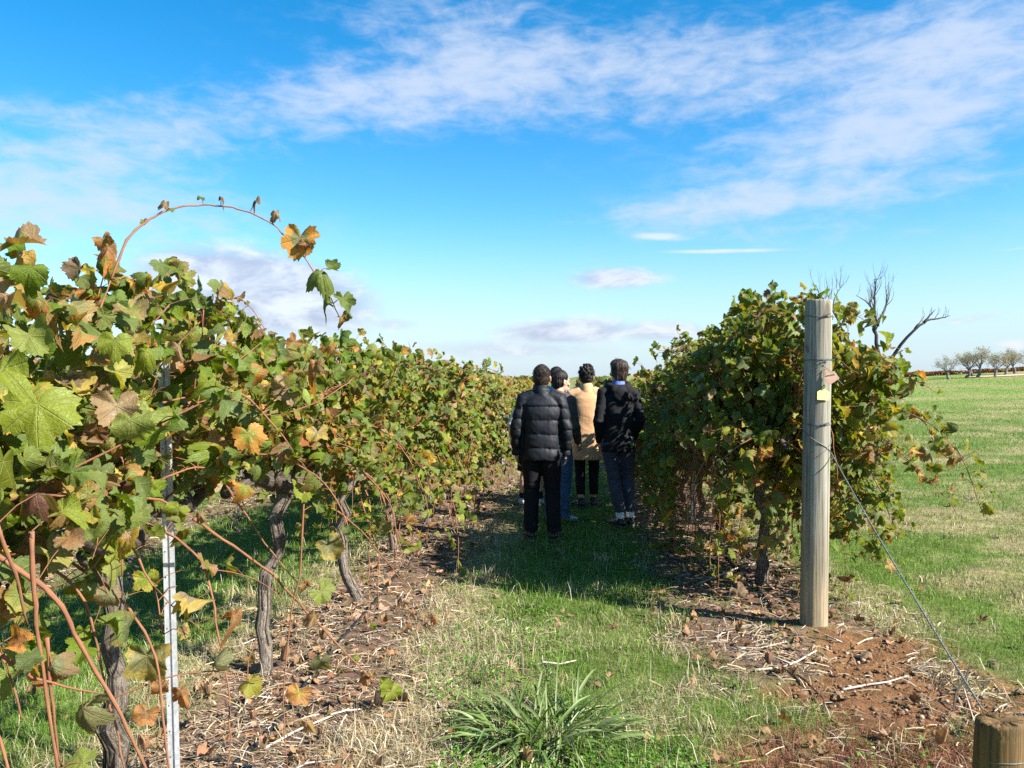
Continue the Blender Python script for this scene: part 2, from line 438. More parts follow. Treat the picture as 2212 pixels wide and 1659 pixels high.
_r = np.random.default_rng(5)
TPL = {0: [leaf_template(58, _r, c, inner=(.36, .72)) for c in (.7, .8, .9, 1.0, 1.1, 1.2, 1.4, 1.5, 2.0, 2.4)],
       1: [leaf_template(26, _r, c) for c in (.7, .8, .9, 1.0, 1.1, 1.2, 1.4, 1.5, 2.0, 2.4)],
       2: [leaf_template(12, _r, c, False, ()) for c in (.5, .5, .7, .7, .9, .9, 1.2, 1.2, 1.9, 2.4)],
       3: [leaf_template(7, _r, c, False, ()) for c in (.5, .7, .7, .9, .9, 1.2, 1.2, 1.4, 1.9, 2.2)]}

def put_leaves(buf, tpls, pos, T, Nn, size, col, rnd, ids):
    T = nrm(T); Nn = Nn - T * (Nn * T).sum(-1, keepdims=True); Nn = nrm(Nn); B = np.cross(T, Nn)
    for k, (V, F_, luv) in enumerate(tpls):
        q = np.nonzero(ids == k)[0]
        if not len(q): continue
        s = size[q][:, None, None]; sx = (.86 + .28 * ((rnd[q] * 91.7) % 1)) * np.where((rnd[q] * 57.3) % 1 < .5, -1, 1); sx = sx[:, None, None]
        W = pos[q][:, None, :] + s * (sx * V[None, :, 0:1] * B[q][:, None, :] + V[None, :, 1:2] * T[q][:, None, :] + V[None, :, 2:3] * Nn[q][:, None, :])
        n = len(V)
        FF = (F_[None] + (np.arange(len(q)) * n)[:, None, None]).reshape(-1, 3)
        uv = np.empty((len(q), n, 3)); uv[:, :, :2] = luv[None]; uv[:, :, 2] = rnd[q][:, None]
        buf.add(W.reshape(-1, 3), FF, np.repeat(col[q], n, 0), uv.reshape(-1, 3))

PAL = np.array([(.100, .148, .009), (.132, .180, .012), (.076, .114, .010), (.175, .208, .020), (.245, .235, .035),   # greens to yellow green
                (.28, .13, .045), (.34, .205, .115), (.26, .09, .028), (.44, .26, .03), (.13, .055, .042), (.155, .145, .06)])
def leaf_colours(rng, m, autumn=.3):
    g = np.array([.26, .27, .15, .22, .10]); b = np.array([.20, .24, .17, .12, .10, .17])
    p = np.concatenate([g / g.sum() * (1 - autumn), b / b.sum() * autumn])
    k = rng.choice(len(PAL), m, p=p)
    c = PAL[k] * rng.normal(1, .17, (m, 1)).clip(.6, 1.5) * rng.normal(1, .06, (m, 3))
    rnd = np.where(k < 3, rng.random(m) * .75, np.where(k < 5, .25 + rng.random(m) * .75, .45 + rng.random(m) * .55))
    return c.clip(.01, .6), rnd, k
def leaf_ids(rng, k):
    m = len(k); flat = rng.integers(0, 8, m); cr = rng.integers(5, 10, m)
    return np.where(k < 5, flat, cr)

SUN_AZ = math.radians(117); SUN_EL = math.radians(37)
SUN = np.array([math.sin(SUN_AZ) * math.cos(SUN_EL), math.cos(SUN_AZ) * math.cos(SUN_EL), math.sin(SUN_EL)])

def cane_path(rng, p0, d0, L, g, step=.05, jit=.10, zmax=None):
    n = max(4, int(L / step)); P = [np.array(p0, float)]; d = nrm(np.array(d0, float))
    for i in range(n):
        d = nrm(d + rng.normal(0, jit, 3) + np.array([0, 0, -g * step * (1 + 1.2 * i / n)]))
        if zmax is not None and P[-1][2] > zmax - .15: d = nrm(d + np.array([0, 0, -.45]))
        q = P[-1] + d * step
        gzv = float(terrain(q[0], q[1])) + .04
        if q[2] < gzv: q[2] = gzv; d = nrm(np.array([d[0], d[1], .1]))
        P.append(q)
    return np.array(P)

def hang_leaves(rng, P, side, keep, smin, smax, autumn, lod, petiole=True, pet=None, zthin=None):
    """leaf positions along a cane, with petioles; side is the outward direction"""
    idx = np.arange(1, len(P)); idx = idx[rng.random(len(idx)) < keep]
    if not len(idx): return None
    p = P[idx]
    if zthin is not None:
        q = rng.random(len(p)) < np.clip((p[:, 2] - zthin[0]) / (zthin[1] - zthin[0]), zthin[2], 1)
        p = p[q]; idx = idx[q]
        if not len(idx): return None
    m = len(p)
    lat = rng.normal(0, 1, (m, 3)); lat[:, 2] = np.abs(lat[:, 2]) * .5 - .1
    lat = nrm(lat + side * .8)
    e = p + lat * rng.uniform(.04, .10, (m, 1)) + np.array([0, 0, .015])
    Nn = nrm(.45 * np.array([0, 0, 1]) + .55 * side + .45 * SUN + rng.normal(0, .42, (m, 3)))
    T = nrm(lat * .5 + np.array([0, 0, -.75]) + rng.normal(0, .4, (m, 3)))
    s = rng.uniform(smin, smax, m) * (1 - .45 * (idx / len(P)) ** 2)
    if pet is not None:
        for a, b_ in zip(p, e): tube(pet, [a, (a + b_) / 2 + np.array([0, 0, .008]), b_], [.0016, .0012, .001], 3, False)
    return e, T, Nn, s

ROWDIR = nrm(np.array([SL, 1, 0])); ROWOUT = nrm(np.array([1, -SL, 0]))

def trunk_pts(rng, base, top, n=9, wob=.03):
    t = np.linspace(0, 1, n)[:, None]
    P = base * (1 - t) + top * t
    off = np.cumsum(rng.normal(0, wob, (n, 3)), 0); off -= t * off[-1]; off[:, 2] *= .3; off *= np.sin(t * PI) ** .5
    return P + off

def bunch(rng, p, parent, L=.11):
    b = Buf(); m = 26
    for i in range(m):
        t = rng.random(); w = .030 * (1 - .7 * t)
        q = np.array(p) + np.array([rng.normal(0, w), rng.normal(0, w), -t * L])
        ellipsoid(b, q, np.array([1, 1, .9]) * rng.uniform(.005, .0085), None, 6, 4)
    tube(b, [np.array(p) + [0, 0, .05], np.array(p), np.array(p) - [0, 0, L * .8]], .0015, 4)
    b.obj('grape_bunch', M['grape'], parent, attrs=False)

OPEN = [(328, 374, 800, 890, 3.25, .85), (330, 384, 950, 1320, 3.25, .93), (384, 500, 1040, 1300, 4.2, .6), (1458, 1552, 955, 1150, 9.0, .97), (400, 760, 1060, 1250, 5.6, .65)]
def vine(c, Y, top, lod, seed, label, group, wl=.55, wr=.55, n_up=15, n_arch=12, n_hang=8, autumn=.28, lean=None, zc=1.08,
         fill=300, extra_canes=(), extra_leaves=(), half=.78, thin=(.55, 1.0, .22), rt=.036, smin=.062, smax=.126, low=None, hk=.6, env=None, side_bias=.5, bunches=3, shift=0):
    rng = np.random.default_rng(seed)
    x = rowx(c, Y) + shift; g0 = float(gz(x, Y))
    root = empty('grape_vine', (x, Y, g0)); tag(root, label, 'grape vine', group)
    o = np.array([x, Y, 0.0]); zt = g0 + top; zcw = float(terrain(x, Y)) + zc
    # trunk
    b = Buf(); base = np.array([x, Y, g0 - .05]) if lean is None else np.array([lean[0], lean[1], float(gz(lean[0], lean[1])) - .05])
    hd = np.array([x + rng.normal(0, .04), Y + rng.normal(0, .06), zcw - .06])
    P = trunk_pts(rng, base, hd, 12); t = np.linspace(0, 1, 12)
    k = 12 if lod < 2 else 6
    R = rt * (1 - .12 * t + .35 * np.exp(-t * 12) + .5 * np.exp(-((t - 1) / .16) ** 2)) * rng.normal(1, .06, 12)
    tube(b, P, R, k)
    if lod < 1:      # loose strips of bark
        for i in range(26):
            a = rng.uniform(0, 6.28); i0 = int(rng.integers(0, 8)); i1 = min(11, i0 + int(rng.integers(2, 5))); q = np.array([math.cos(a), math.sin(a), 0])
            S = [P[j] + q * R[j] * (1.0 + .06 * (j - i0)) + rng.normal(0, .002, 3) for j in range(i0, i1 + 1)]
            if rng.random() < .4: S.append(S[-1] + q * .012 + rng.normal(0, .006, 3))
            tube(b, S, np.linspace(rng.uniform(.003, .006), .0015, len(S)), 5)
    b.obj('trunk', M['bark'], root)
    # cordon: two old arms along the wire, with gnarled spurs
    b = Buf()
    for sgn in (-1, 1):
        q = hd + np.outer(np.linspace(0, 1, 9), ROWDIR * half * sgn) + np.c_[rng.normal(0, .012, 9), np.zeros(9), .06 * sst(0, .3, np.linspace(0, 1, 9)) + rng.normal(0, .015, 9)]
        tube(b, q, np.linspace(.040, .020, 9) * rng.normal(1, .14, 9) * (rt / .034), k)
        if lod < 2:
            for i in range(2, 9):
                a = q[i]; d = nrm(np.array([rng.normal(0, .5), rng.normal(0, .4), .9]))
                tube(b, [a, a + d * .04, a + d * .075 + rng.normal(0, .012, 3)], [.026, .021, .015], 8)
    if lod < 2:
        for i in range(7):
            q = hd + rng.normal(0, .03, 3); d = nrm(rng.normal(0, 1, 3) + [0, 0, .3]); tube(b, [q - d * .04, q, q + d * .035, q + d * .06], np.array([.018, .036, .030, .012]) * rng.uniform(.8, 1.15, 4), 9)
    b.obj('cordon', M['old'], root)
    # canes and what grows on them
    fol = Buf(); pet = Buf() if lod == 0 else None
    E = []; canes = []
    def start():
        s = rng.uniform(-half, half)
        return hd + ROWDIR * s + np.array([rng.normal(0, .03), 0, .07])
    step = .042 if lod < 2 else .085
    def grow(p0, d0, L, gr, zmax, side, keep, r0, th=None, jit=.10):
        P = cane_path(rng, p0, d0, L, gr, step, jit, zmax)
        if env is not None:      # the sprawl ends where the neighbours' field begins
            out_ = (P - o) @ ROWOUT > np.interp(P[:, 2] - g0, env[0], env[1])
            if out_.any(): P = P[:max(4, int(out_.argmax()))]
        canes.append((P, r0))
        w = hang_leaves(rng, P, side, keep, smin, smax, autumn, lod, pet=pet, zthin=th)
        if w: E.append(w)
        if lod < 2:      # lateral shoots
            for i in range(4, len(P) - 3, 7):
                if rng.random() < .5:
                    d = nrm(rng.normal(0, 1, 3) + side * .8 + np.array([0, 0, .1]))
                    Q = cane_path(rng, P[i], d, rng.uniform(.15, .35), 1.2, step, .14); canes.append((Q, .0022))
                    w = hang_leaves(rng, Q, side, keep * .9, smin * .65, smax * .75, autumn, lod, pet=pet, zthin=th)
                    if w: E.append(w)
    nl = {0: 1, 1: 1, 2: .75, 3: .4}[lod]
    for i in range(int(n_up * nl)):
        sd = ROWOUT * (1 if rng.random() < side_bias else -1)
        grow(start(), np.array([0, 0, 1.0]) + sd * rng.uniform(.05, .5) + rng.normal(0, .2, 3), (top - zc) * rng.uniform(.85, 1.25), .25, zt + rng.normal(-.02, .12), sd, .9, .0042)
    for i in range(int(n_arch * nl)):
        r_ = rng.random() < side_bias; sd = ROWOUT * (1 if r_ else -1); w = wr if r_ else wl
        grow(start(), np.array([0, 0, 1.0]) * rng.uniform(.4, 1.0) + sd * rng.uniform(.5, .9) + rng.normal(0, .25, 3), w * rng.uniform(1.4, 2.3), 2.0 / max(w, .3) * .55, zt, sd, .9, .0045, thin)
    for i in range(int(n_hang * nl)):
        r_ = rng.random() < side_bias; sd = ROWOUT * (1 if r_ else -1); w = wr if r_ else wl
        grow(start(), sd * rng.uniform(.5, 1.0) + np.array([0, 0, .35]) + rng.normal(0, .25, 3), rng.uniform(.9, 1.5), 2.6, zt, sd, hk, .0045, thin)
    # close the inside of the canopy
    zlo = low if low is not None else zc + .12
    nf = int(fill * (1 if lod < 2 else .8 if lod == 2 else .45))
    if nf:
        s = rng.uniform(-half * 1.05, half * 1.05, nf); a = rng.uniform(0, 2 * PI, nf); rad = rng.random(nf) ** .45
        w = np.where(np.cos(a) > 0, wr, wl) * (.72 if wr < .85 else .92)
        zc2 = (zlo + top) / 2; hz = (top - zlo) / 2 + .10
        lump = .45 + .95 * fbm(s * 2.6 + seed, a * 1.3 + seed * .7, 2)
        zz = g0 + zc2 + np.sin(a) * rad * hz * np.clip(lump, .6, 1.0)
        p = o + np.outer(s, ROWDIR) + np.outer(np.cos(a) * rad * w * lump, ROWOUT); p[:, 2] = zz
        sd = np.outer(np.sign(np.cos(a)), ROWOUT)
        E.append((p, nrm(sd * .4 + np.array([0, 0, -.8]) + rng.normal(0, .4, (nf, 3))), nrm(.45 * np.array([0, 0, 1]) + .6 * sd + .4 * SUN + rng.normal(0, .4, (nf, 3))), rng.uniform(smin, smax, nf)))
    if E:
        pos, T, Nn, s = [np.concatenate([e[i] for e in E]) for i in range(4)]
        if lod >= 2: s = s * (1.15 if lod == 2 else 1.7)
        px = pos[:, 0] / np.maximum(pos[:, 1], .3) * F + 1106; py = 815 - (pos[:, 2] - H) / np.maximum(pos[:, 1], .3) * F
        ok = np.ones(len(pos), bool)      # openings in the canopy
        for x0, x1, y0, y1, ym, pr in OPEN: ok &= ~((px > x0) & (px < x1) & (py > y0) & (py < y1) & (pos[:, 1] < ym) & (rng.random(len(pos)) < pr))
        pos, T, Nn, s = pos[ok], T[ok], Nn[ok], s[ok]
        col, rnd, kk = leaf_colours(rng, len(pos), autumn)
        put_leaves(fol, TPL[lod], pos, T, Nn, s, col, rnd, leaf_ids(rng, kk))
    for (P, r0, lv) in extra_canes:
        canes.append((P, r0))
    for (p, T, Nn, s, col, rnd, tid) in extra_leaves:
        if extra_canes and pet is not None:
            best = min((np.linalg.norm(c_[0] - p, axis=1).min(), c_[0][np.linalg.norm(c_[0] - p, axis=1).argmin()].tolist()) for c_ in extra_canes)
            if .004 < best[0] < .16: tube(pet, [best[1], (np.array(best[1]) + p) / 2 + np.array([0, 0, .008]), p], [.0018, .0013, .001], 4, False)
        put_leaves(fol, TPL[0], np.array([p]), np.array([T], float), np.array([Nn], float), np.array([s]), np.array([col], float), np.array([rnd]), np.array([tid]))
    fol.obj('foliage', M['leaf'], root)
    if pet is not None and pet.v: pet.obj('leaf_stalks', M['cane'], root, attrs=True)['kind'] = 'stuff'
    # canes: the long ones one mesh each, short laterals together
    rest = Buf()
    big = sorted(canes, key=lambda q: -len(q[0]) * q[1])
    nbig = 40 if lod == 0 else 24 if lod == 1 else 0
    for i, (P, r0) in enumerate(big):
        n = len(P); R = r0 * np.linspace(1, .45, n); R = R * np.where(np.arange(n) % 2 == 0, 1.22, 1.0)
        if i < nbig:
            q = Buf(); tube(q, P, R, 6); q.obj('cane', M['cane'], root)
        else: tube(rest, P, R * (1 if lod < 2 else 1.3), 4 if lod < 2 else 3)
    if rest.v: rest.obj('cane_tangle', M['cane'], root)['kind'] = 'stuff'
    if lod < 2:
        for i in range(bunches):
            p = hd + ROWDIR * rng.uniform(-half, half) * .8 + ROWOUT * rng.normal(0, .12); p[2] = zcw - rng.uniform(.02, .2)
            bunch(rng, p, root)
    return root

def path_px(L, Y0, Y1=None, per=4, z0=None):
    """a smooth cane through points measured in the photograph, at true depths"""
    n = len(L)
    if Y1 is not None: L = [(a, b, Y0 + (Y1 - Y0) * i / (n - 1)) for i, (a, b) in enumerate(L)]
    elif len(L[0]) == 2: L = [(a, b, Y0) for a, b in L]
    K = np.array([at(*q) for q in L]); K = np.concatenate([[2 * K[0] - K[1]], K, [2 * K[-1] - K[-2]]])
    out = []
    for i in range(1, n):
        for t in np.linspace(0, 1, per, endpoint=False):
            a, b, c, d = K[i - 1], K[i], K[i + 1], K[i + 2]
            out.append(.5 * (2 * b + (c - a) * t + (2 * a - 5 * b + 4 * c - d) * t * t + (3 * b - a - 3 * c + d) * t ** 3))
    out.append(K[-2]); P = np.array(out)
    kq = np.random.default_rng(int(abs(L[0][0]) * 7 + abs(L[0][1]))); P = P + kq.normal(0, .0009 * max(.6, P[:, 1].mean() / 3), P.shape) * [1, 1, 1] + np.where(np.arange(len(P)) % 4 < 2, 1, -1)[:, None] * np.array([.0007, 0, .0009])
    P[:, 2] = np.maximum(P[:, 2], gz(P[:, 0], P[:, 1]) + .008)
    return P

KIND = {'g': 0, 'l': 3, 'y': 4, 'r': 5, 't': 6, 'o': 7, 'gold': 8, 'p': 9, 'gy': 10}
def L_(px, py, Y, wpx, kind='l', tip=-90, face=(.25, -.8, .4), tid=1, rnd=None, seed=0):
    """one leaf measured in the photograph: centre, depth, width, kind, direction of its tip in the picture"""
    p = at(px, py, Y); s = wpx / F * Y / 1.12
    a = math.radians(tip); T = np.array([math.cos(a), -.15, math.sin(a)]); T = T / np.linalg.norm(T)
    Nn = nrm(np.array(face, float)); T = nrm(T - Nn * T.dot(Nn) * .9)
    k = KIND[kind]
    if rnd is None: rnd = .45 if k < 4 else .8
    return (p - T * s * .22, T, Nn, s, PAL[k] * (1.05 if k < 4 else 1), rnd, tid)

# ---- the left row, nearest vines with the canes and leaves that stand out
arch = path_px([(240, 605, 2.55), (275, 520, 2.6), (315, 482, 2.65), (350, 460, 2.7), (395, 447, 2.75), (440, 443, 2.8), (490, 447, 2.82), (540, 460, 2.85), (590, 485, 2.87), (625, 520, 2.88), (658, 557, 2.9), (690, 605, 2.92), (715, 645, 2.95), (736, 690, 2.97)], 0)
F0 = (.35, -.75, .45)
exA_c = [(arch, .0038, 0), (path_px([(205, 700), (240, 605)], 2.5, 2.55), .004, 0),
         (path_px([(417, 1121), (500, 1180), (583, 1238), (635, 1295), (688, 1351), (769, 1436), (813, 1481)], 3.05, 3.95), .0055, 0),
         (path_px([(300, 1080), (345, 1080), (417, 1121)], 2.95, 3.05), .0058, 0),
         (path_px([(481, 1040), (530, 1112), (587, 1193), (643, 1262)], 3.2, 3.4), .0042, 0),
         (path_px([(656, 1060), (648, 1230), (631, 1311), (615, 1432), (611, 1554), (619, 1662)], 3.15, 3.2), .0038, 0),
         (path_px([(226, 1517), (352, 1468), (457, 1452), (558, 1472)], 2.45, 2.6), .0028, 0),
         (path_px([(178, 1080), (250, 1110), (200, 1225), (60, 1290)], 2.2, 2.1), .0035, 0)]
exA_l = [L_(355, 444, 2.7, 34, 't', -110, (.4, -.7, .3), 9), L_(372, 452, 2.7, 15, 'l', 60), L_(437, 425, 2.79, 20, 'g', 70, F0, 3), L_(310, 478, 2.65, 20, 'l', 150, F0, 7),
         L_(483, 432, 2.81, 22, 'p', 20, (.1, -.4, .9), 8), L_(550, 436, 2.85, 30, 'p', 150, (.2, -.5, .8), 8), L_(598, 466, 2.87, 38, 't', -85, F0, 9),
         L_(645, 532, 2.87, 96, 'gy', -100, (.2, -.9, .2), 6, .95), L_(665, 522, 2.86, 50, 'o', 60, F0, 8), L_(706, 590, 2.91, 84, 'g', -20, (.2, -.6, .75), 4, .4), L_(722, 578, 2.94, 46, 'g', 20, F0, 5),
         L_(746, 655, 2.96, 52, 'g', -70, (.5, -.7, .2), 6), L_(700, 660, 2.96, 48, 'g', -160, (.1, -.6, .7), 8), L_(742, 692, 2.97, 34, 'gold', -60, F0, 8), L_(754, 680, 2.98, 34, 'g', -80, F0, 9),
         # the large leaves in front
         L_(79, 905, 1.68, 172, 'l', -85, (.25, -.85, .45), 1, .42), L_(254, 898, 1.9, 112, 't', -80, (.5, -.8, .2), 6, .8), L_(283, 925, 1.88, 92, 'l', -80, (.2, -.9, .3), 3, .5),
         L_(20, 806, 1.55, 110, 'l', -30, (.1, -.6, .75), 2, .2), L_(71, 741, 1.95, 108, 'l', -60, (.3, -.8, .5), 0, .5), L_(246, 752, 2.2, 82, 'l', -90, (.2, -.9, .3), 1, .2),
         L_(317, 772, 2.3, 74, 'l', -80, F0, 4, .3), L_(67, 592, 2.0, 88, 'g', -90, (.3, -.7, .6), 3, .2), L_(26, 640, 1.85, 76, 't', -30, (.1, -.5, .8), 9, .7), L_(230, 528, 2.3, 62, 'r', -60, (.3, -.9, .1), 8, .9),
         L_(232, 545, 2.25, 60, 'o', -100, F0, 9, .9), L_(540, 952, 3.0, 84, 'y', -70, (.2, -.9, .35), 1, .95), L_(482, 878, 2.9, 62, 'r', -90, (.35, -.8, .3), 8, .8), L_(611, 848, 3.2, 66, 't', -130, (.1, -.9, .2), 7, .5),
         L_(672, 812, 3.5, 66, 'o', -140, (.1, -.5, .8), 8, .9), L_(498, 732, 2.8, 48, 'gold', -110, F0, 5, .8), L_(385, 760, 2.7, 56, 't', -80, (.6, -.7, .1), 9, .8), L_(292, 676, 2.3, 76, 'y', -40, (.2, -.6, .7), 6, .8),
         L_(56, 1066, 1.75, 104, 'p', 175, (.15, -.6, .8), 4, .6), L_(150, 1106, 1.95, 78, 'l', 10, (.2, -.6, .75), 2, .3), L_(158, 1169, 1.95, 66, 'o', -20, (.3, -.8, .5), 6, .8), L_(199, 1120, 2.0, 52, 'y', -60, F0, 5, .7),
         L_(263, 1192, 2.2, 74, 'l', 20, (.1, -.8, .5), 6, .6), L_(316, 1262, 2.3, 62, 'l', -80, (.4, -.8, .3), 7, .7), L_(226, 1297, 2.15, 64, 'gy', -110, (.5, -.7, .3), 3, .8), L_(24, 1385, 1.75, 80, 'o', 160, (.0, -.8, .6), 2, .95),
         L_(113, 1455, 1.85, 86, 'gy', -70, (.1, -.9, .3), 4, .8), L_(88, 1470, 1.87, 64, 'y', -100, (.3, -.8, .2), 7, .9), L_(155, 1550, 1.9, 120, 'gy', -140, (-.2, -.8, .5), 4, .3), L_(160, 1650, 1.85, 80, 'l', 170, (.1, -.5, .8), 1, .4),
         L_(316, 1440, 2.47, 112, 'gy', -90, (.2, -.8, -.1), 6, .7), L_(344, 1497, 2.45, 58, 'r', -90, F0, 8, .9), L_(392, 1507, 2.5, 58, 'o', -70, (.5, -.8, .2), 9, .9), L_(470, 1428, 2.5, 60, 'gy', 60, (-.2, -.9, .1), 4, .4),
         L_(546, 1483, 2.6, 62, 'y', -30, (.1, -.7, .6), 3, .6), L_(307, 1555, 2.4, 56, 'o', -110, F0, 7, .9), L_(540, 1430, 2.6, 44, 'r', -60, F0, 8, .8),
         L_(376, 1110, 2.9, 62, 'l', -110, (.1, -.8, .5), 3, .3), L_(435, 1118, 2.95, 34, 't', -70, F0, 9, .8), L_(372, 930, 2.6, 66, 'o', -70, (.4, -.8, .3), 8, .9),
         L_(660, 1066, 3.15, 70, 'l', -80, (.1, -.6, .75), 0, .3), L_(690, 1100, 3.2, 40, 'g', -60, F0, 5), L_(716, 1190, 3.3, 70, 'gy', -60, (.2, -.8, .3), 6, .7), L_(700, 1286, 3.35, 56, 'l', -40, F0, 7, .5), L_(660, 1270, 3.3, 38, 'o', -60, F0, 8, .9),
         L_(672, 1340, 3.4, 48, 'r', -120, F0, 9, .8), L_(692, 1440, 3.3, 52, 'gy', -80, (-.3, -.8, .3), 3, .3), L_(640, 1510, 3.2, 56, 'gold', -110, (.3, -.8, .4), 7, .9), L_(668, 1570, 3.2, 46, 't', -50, F0, 9, .7),
         L_(790, 1468, 3.9, 38, 'r', -95, F0, 9, .9), L_(850, 1508, 4.0, 60, 'l', -70, F0, 3, .3), L_(835, 1478, 3.95, 40, 'l', 10, F0, 5, .3), L_(772, 1420, 3.8, 30, 'l', 30, F0, 4), L_(806, 1462, 3.9, 28, 'gold', -60, F0, 8)]
exN_c = [(path_px([(-20, 1195), (77, 1258), (130, 1311), (170, 1392), (243, 1517), (299, 1634), (335, 1720)], 1.85, 2.0), .0066, 0),
         (path_px([(65, 1150), (73, 1310), (81, 1392), (117, 1640), (124, 1700)], 1.8, 1.85), .0052, 0),
         (path_px([(98, 1380), (110, 1530), (128, 1660)], 1.85, 1.9), .004, 0), (path_px([(-10, 1135), (30, 1240), (58, 1352)], 1.7, 1.8), .0046, 0),
         (path_px([(0, 1420), (40, 1445), (80, 1470), (210, 1500)], 1.75, 1.9), .0042, 0)]
exN_l = [q for q in exA_l if q[0][1] < 1.99]; exA_l = [q for q in exA_l if q[0][1] >= 1.99]
exB_c = [(path_px([(430, 760), (464, 765), (436, 678), (475, 652), (516, 646), (545, 668), (575, 715)], 3.5), .0034, 0),
         (path_px([(728, 1104), (781, 1149), (836, 1215), (877, 1267), (921, 1334)], 4.3, 5.2), .0042, 0), (path_px([(560, 900), (660, 880), (740, 835), (760, 820)], 3.6, 3.9), .0035, 0),
         (path_px([(350, 870), (420, 850), (500, 790), (560, 745)], 2.9, 3.5), .0036, 0), (path_px([(360, 905), (430, 860), (520, 850), (600, 930), (640, 985)], 2.9, 3.3), .0055, 0)]
exB_l = [L_(450, 662, 3.5, 60, 'p', -80, F0, 9, .8), L_(478, 656, 3.5, 40, 't', -80, F0, 8, .8), L_(520, 640, 3.5, 26, 't', 40, F0, 9), L_(527, 676, 3.5, 30, 'l', -60, F0, 4), L_(420, 640, 3.5, 28, 'l', 60, F0, 3), L_(400, 650, 3.5, 24, 'r', 80, F0, 8),
         L_(535, 655, 3.5, 14, 'g', -50), L_(560, 690, 3.5, 14, 'l', 60), L_(940, 1340, 5.2, 26, 'r', -85, F0, 9, .9), L_(948, 1382, 5.25, 40, 'l', -80, F0, 3, .3), L_(962, 1400, 5.3, 28, 'l', -60, F0, 5, .3), L_(925, 1365, 5.2, 22, 't', -60, F0, 8)]

GL = 'grape vines of the row left of the grass alley'
GR = 'grape vines of the row right of the grass alley'
ORD = ['first', 'second', 'third', 'fourth', 'fifth', 'sixth', 'seventh', 'eighth', 'ninth', 'tenth', 'eleventh', 'twelfth', 'thirteenth', 'fourteenth', 'fifteenth', 'sixteenth', 'seventeenth', 'eighteenth', 'nineteenth', 'twentieth']
LT = {0: 'large leaved grape vine at the photo edge in front of the left steel post', 1: 'grape vine behind the left steel post, one long bare cane arching over the sky',
      2: 'grape vine with a crooked bare grey trunk standing just past the left steel post', 3: 'grape vine with a curved trunk standing in straw, third trunk past the steel post'}
for i in range(20):
    Y = [1.55, 3.05, 4.45, 5.95][i] if i < 4 else 7.55 + 1.5 * (i - 4)
    lod = 0 if i < 4 else 1 if i < 8 else 2 if i < 14 else 3
    top = [1.98, 1.98, 1.76, 1.84, 1.92, 1.86, 1.82, 1.78, 1.78][min(i, 8)]
    lab = LT.get(i, 'green and rust grape vine, %s from the camera in the left row' % ORD[i])
    kw = {}
    if i == 0: kw = dict(n_up=13, n_arch=8, n_hang=7, fill=240, wr=.42, thin=(.75, 1.1, .10), extra_canes=exN_c, extra_leaves=exN_l, smin=.072, smax=.135)
    if i == 1: kw = dict(n_up=15, n_arch=8, n_hang=2, fill=420, thin=(.75, 1.1, .10), extra_canes=exA_c, extra_leaves=exA_l, lean=(-1.52, 3.02), wr=.48)
    if i == 2: kw = dict(n_up=14, n_arch=9, n_hang=2, fill=300, thin=(.75, 1.1, .10), extra_canes=exB_c, extra_leaves=exB_l, lean=(-1.36, 4.42), rt=.036, wr=.5)
    if i == 3: kw = dict(n_up=15, n_arch=10, n_hang=3, thin=(.65, 1.05, .2), lean=(-1.09, 5.88), rt=.036, wr=.5)
    if 4 <= i < 9: kw = dict(smin=.064, smax=.128, n_hang=24, n_arch=14, thin=(.2, .65, .5), low=.85, wr=.64, hk=.8)
    vine(CL1, Y, top, lod, 100 + i, lab, GL, autumn=.17 if i < 4 else .13 if i < 7 else .22 if i < 10 else .34, **kw)

# ---- the right row
exR_c = [(path_px([(1640, 1000), (1700, 930), (1804, 866), (1907, 878), (1990, 906), (2026, 970), (2050, 990)], 6.3, 5.7), .005, 0), (path_px([(1700, 960), (1760, 900), (1839, 894), (1927, 962), (2006, 1041)], 6.3, 5.7), .005, 0),
         (path_px([(1700, 930), (1788, 835), (1879, 803), (1938, 811)], 6.2, 5.9), .004, 0), (path_px([(1650, 960), (1670, 780), (1690, 680), (1695, 625)], 6.4, 6.3), .004, 0),
         (path_px([(1600, 1000), (1604, 1090), (1594, 1180), (1590, 1285)], 6.25, 5.95), .0036, 0), (path_px([(1570, 990), (1562, 1080), (1566, 1170), (1560, 1215)], 6.2, 6.0), .0036, 0), (path_px([(1650, 1010), (1672, 1090), (1690, 1160), (1706, 1195)], 6.1, 5.8), .0036, 0),
         (path_px([(1800, 1020), (1840, 1120), (1880, 1180), (1900, 1200)], 5.9, 5.8), .0035, 0)]
rg = np.random.default_rng(9)
exR_l = []
for P, r0, _ in exR_c:
    for q in P[3:]:
        if rg.random() < .75:
            k = rg.choice(['g', 'g', 'l', 'l', 'gy', 'y', 'p', 'o', 'gold'])
            px = q[0] / q[1] * F + 1106; py = 815 - (q[2] - H) / q[1] * F
            exR_l.append(L_(px + rg.normal(0, 14), py + rg.normal(4, 12), q[1] - .03, rg.uniform(26, 46), k, rg.uniform(-140, -20), (rg.normal(.2, .5), -.7, rg.normal(.4, .3)), int(rg.integers(0, 10))))
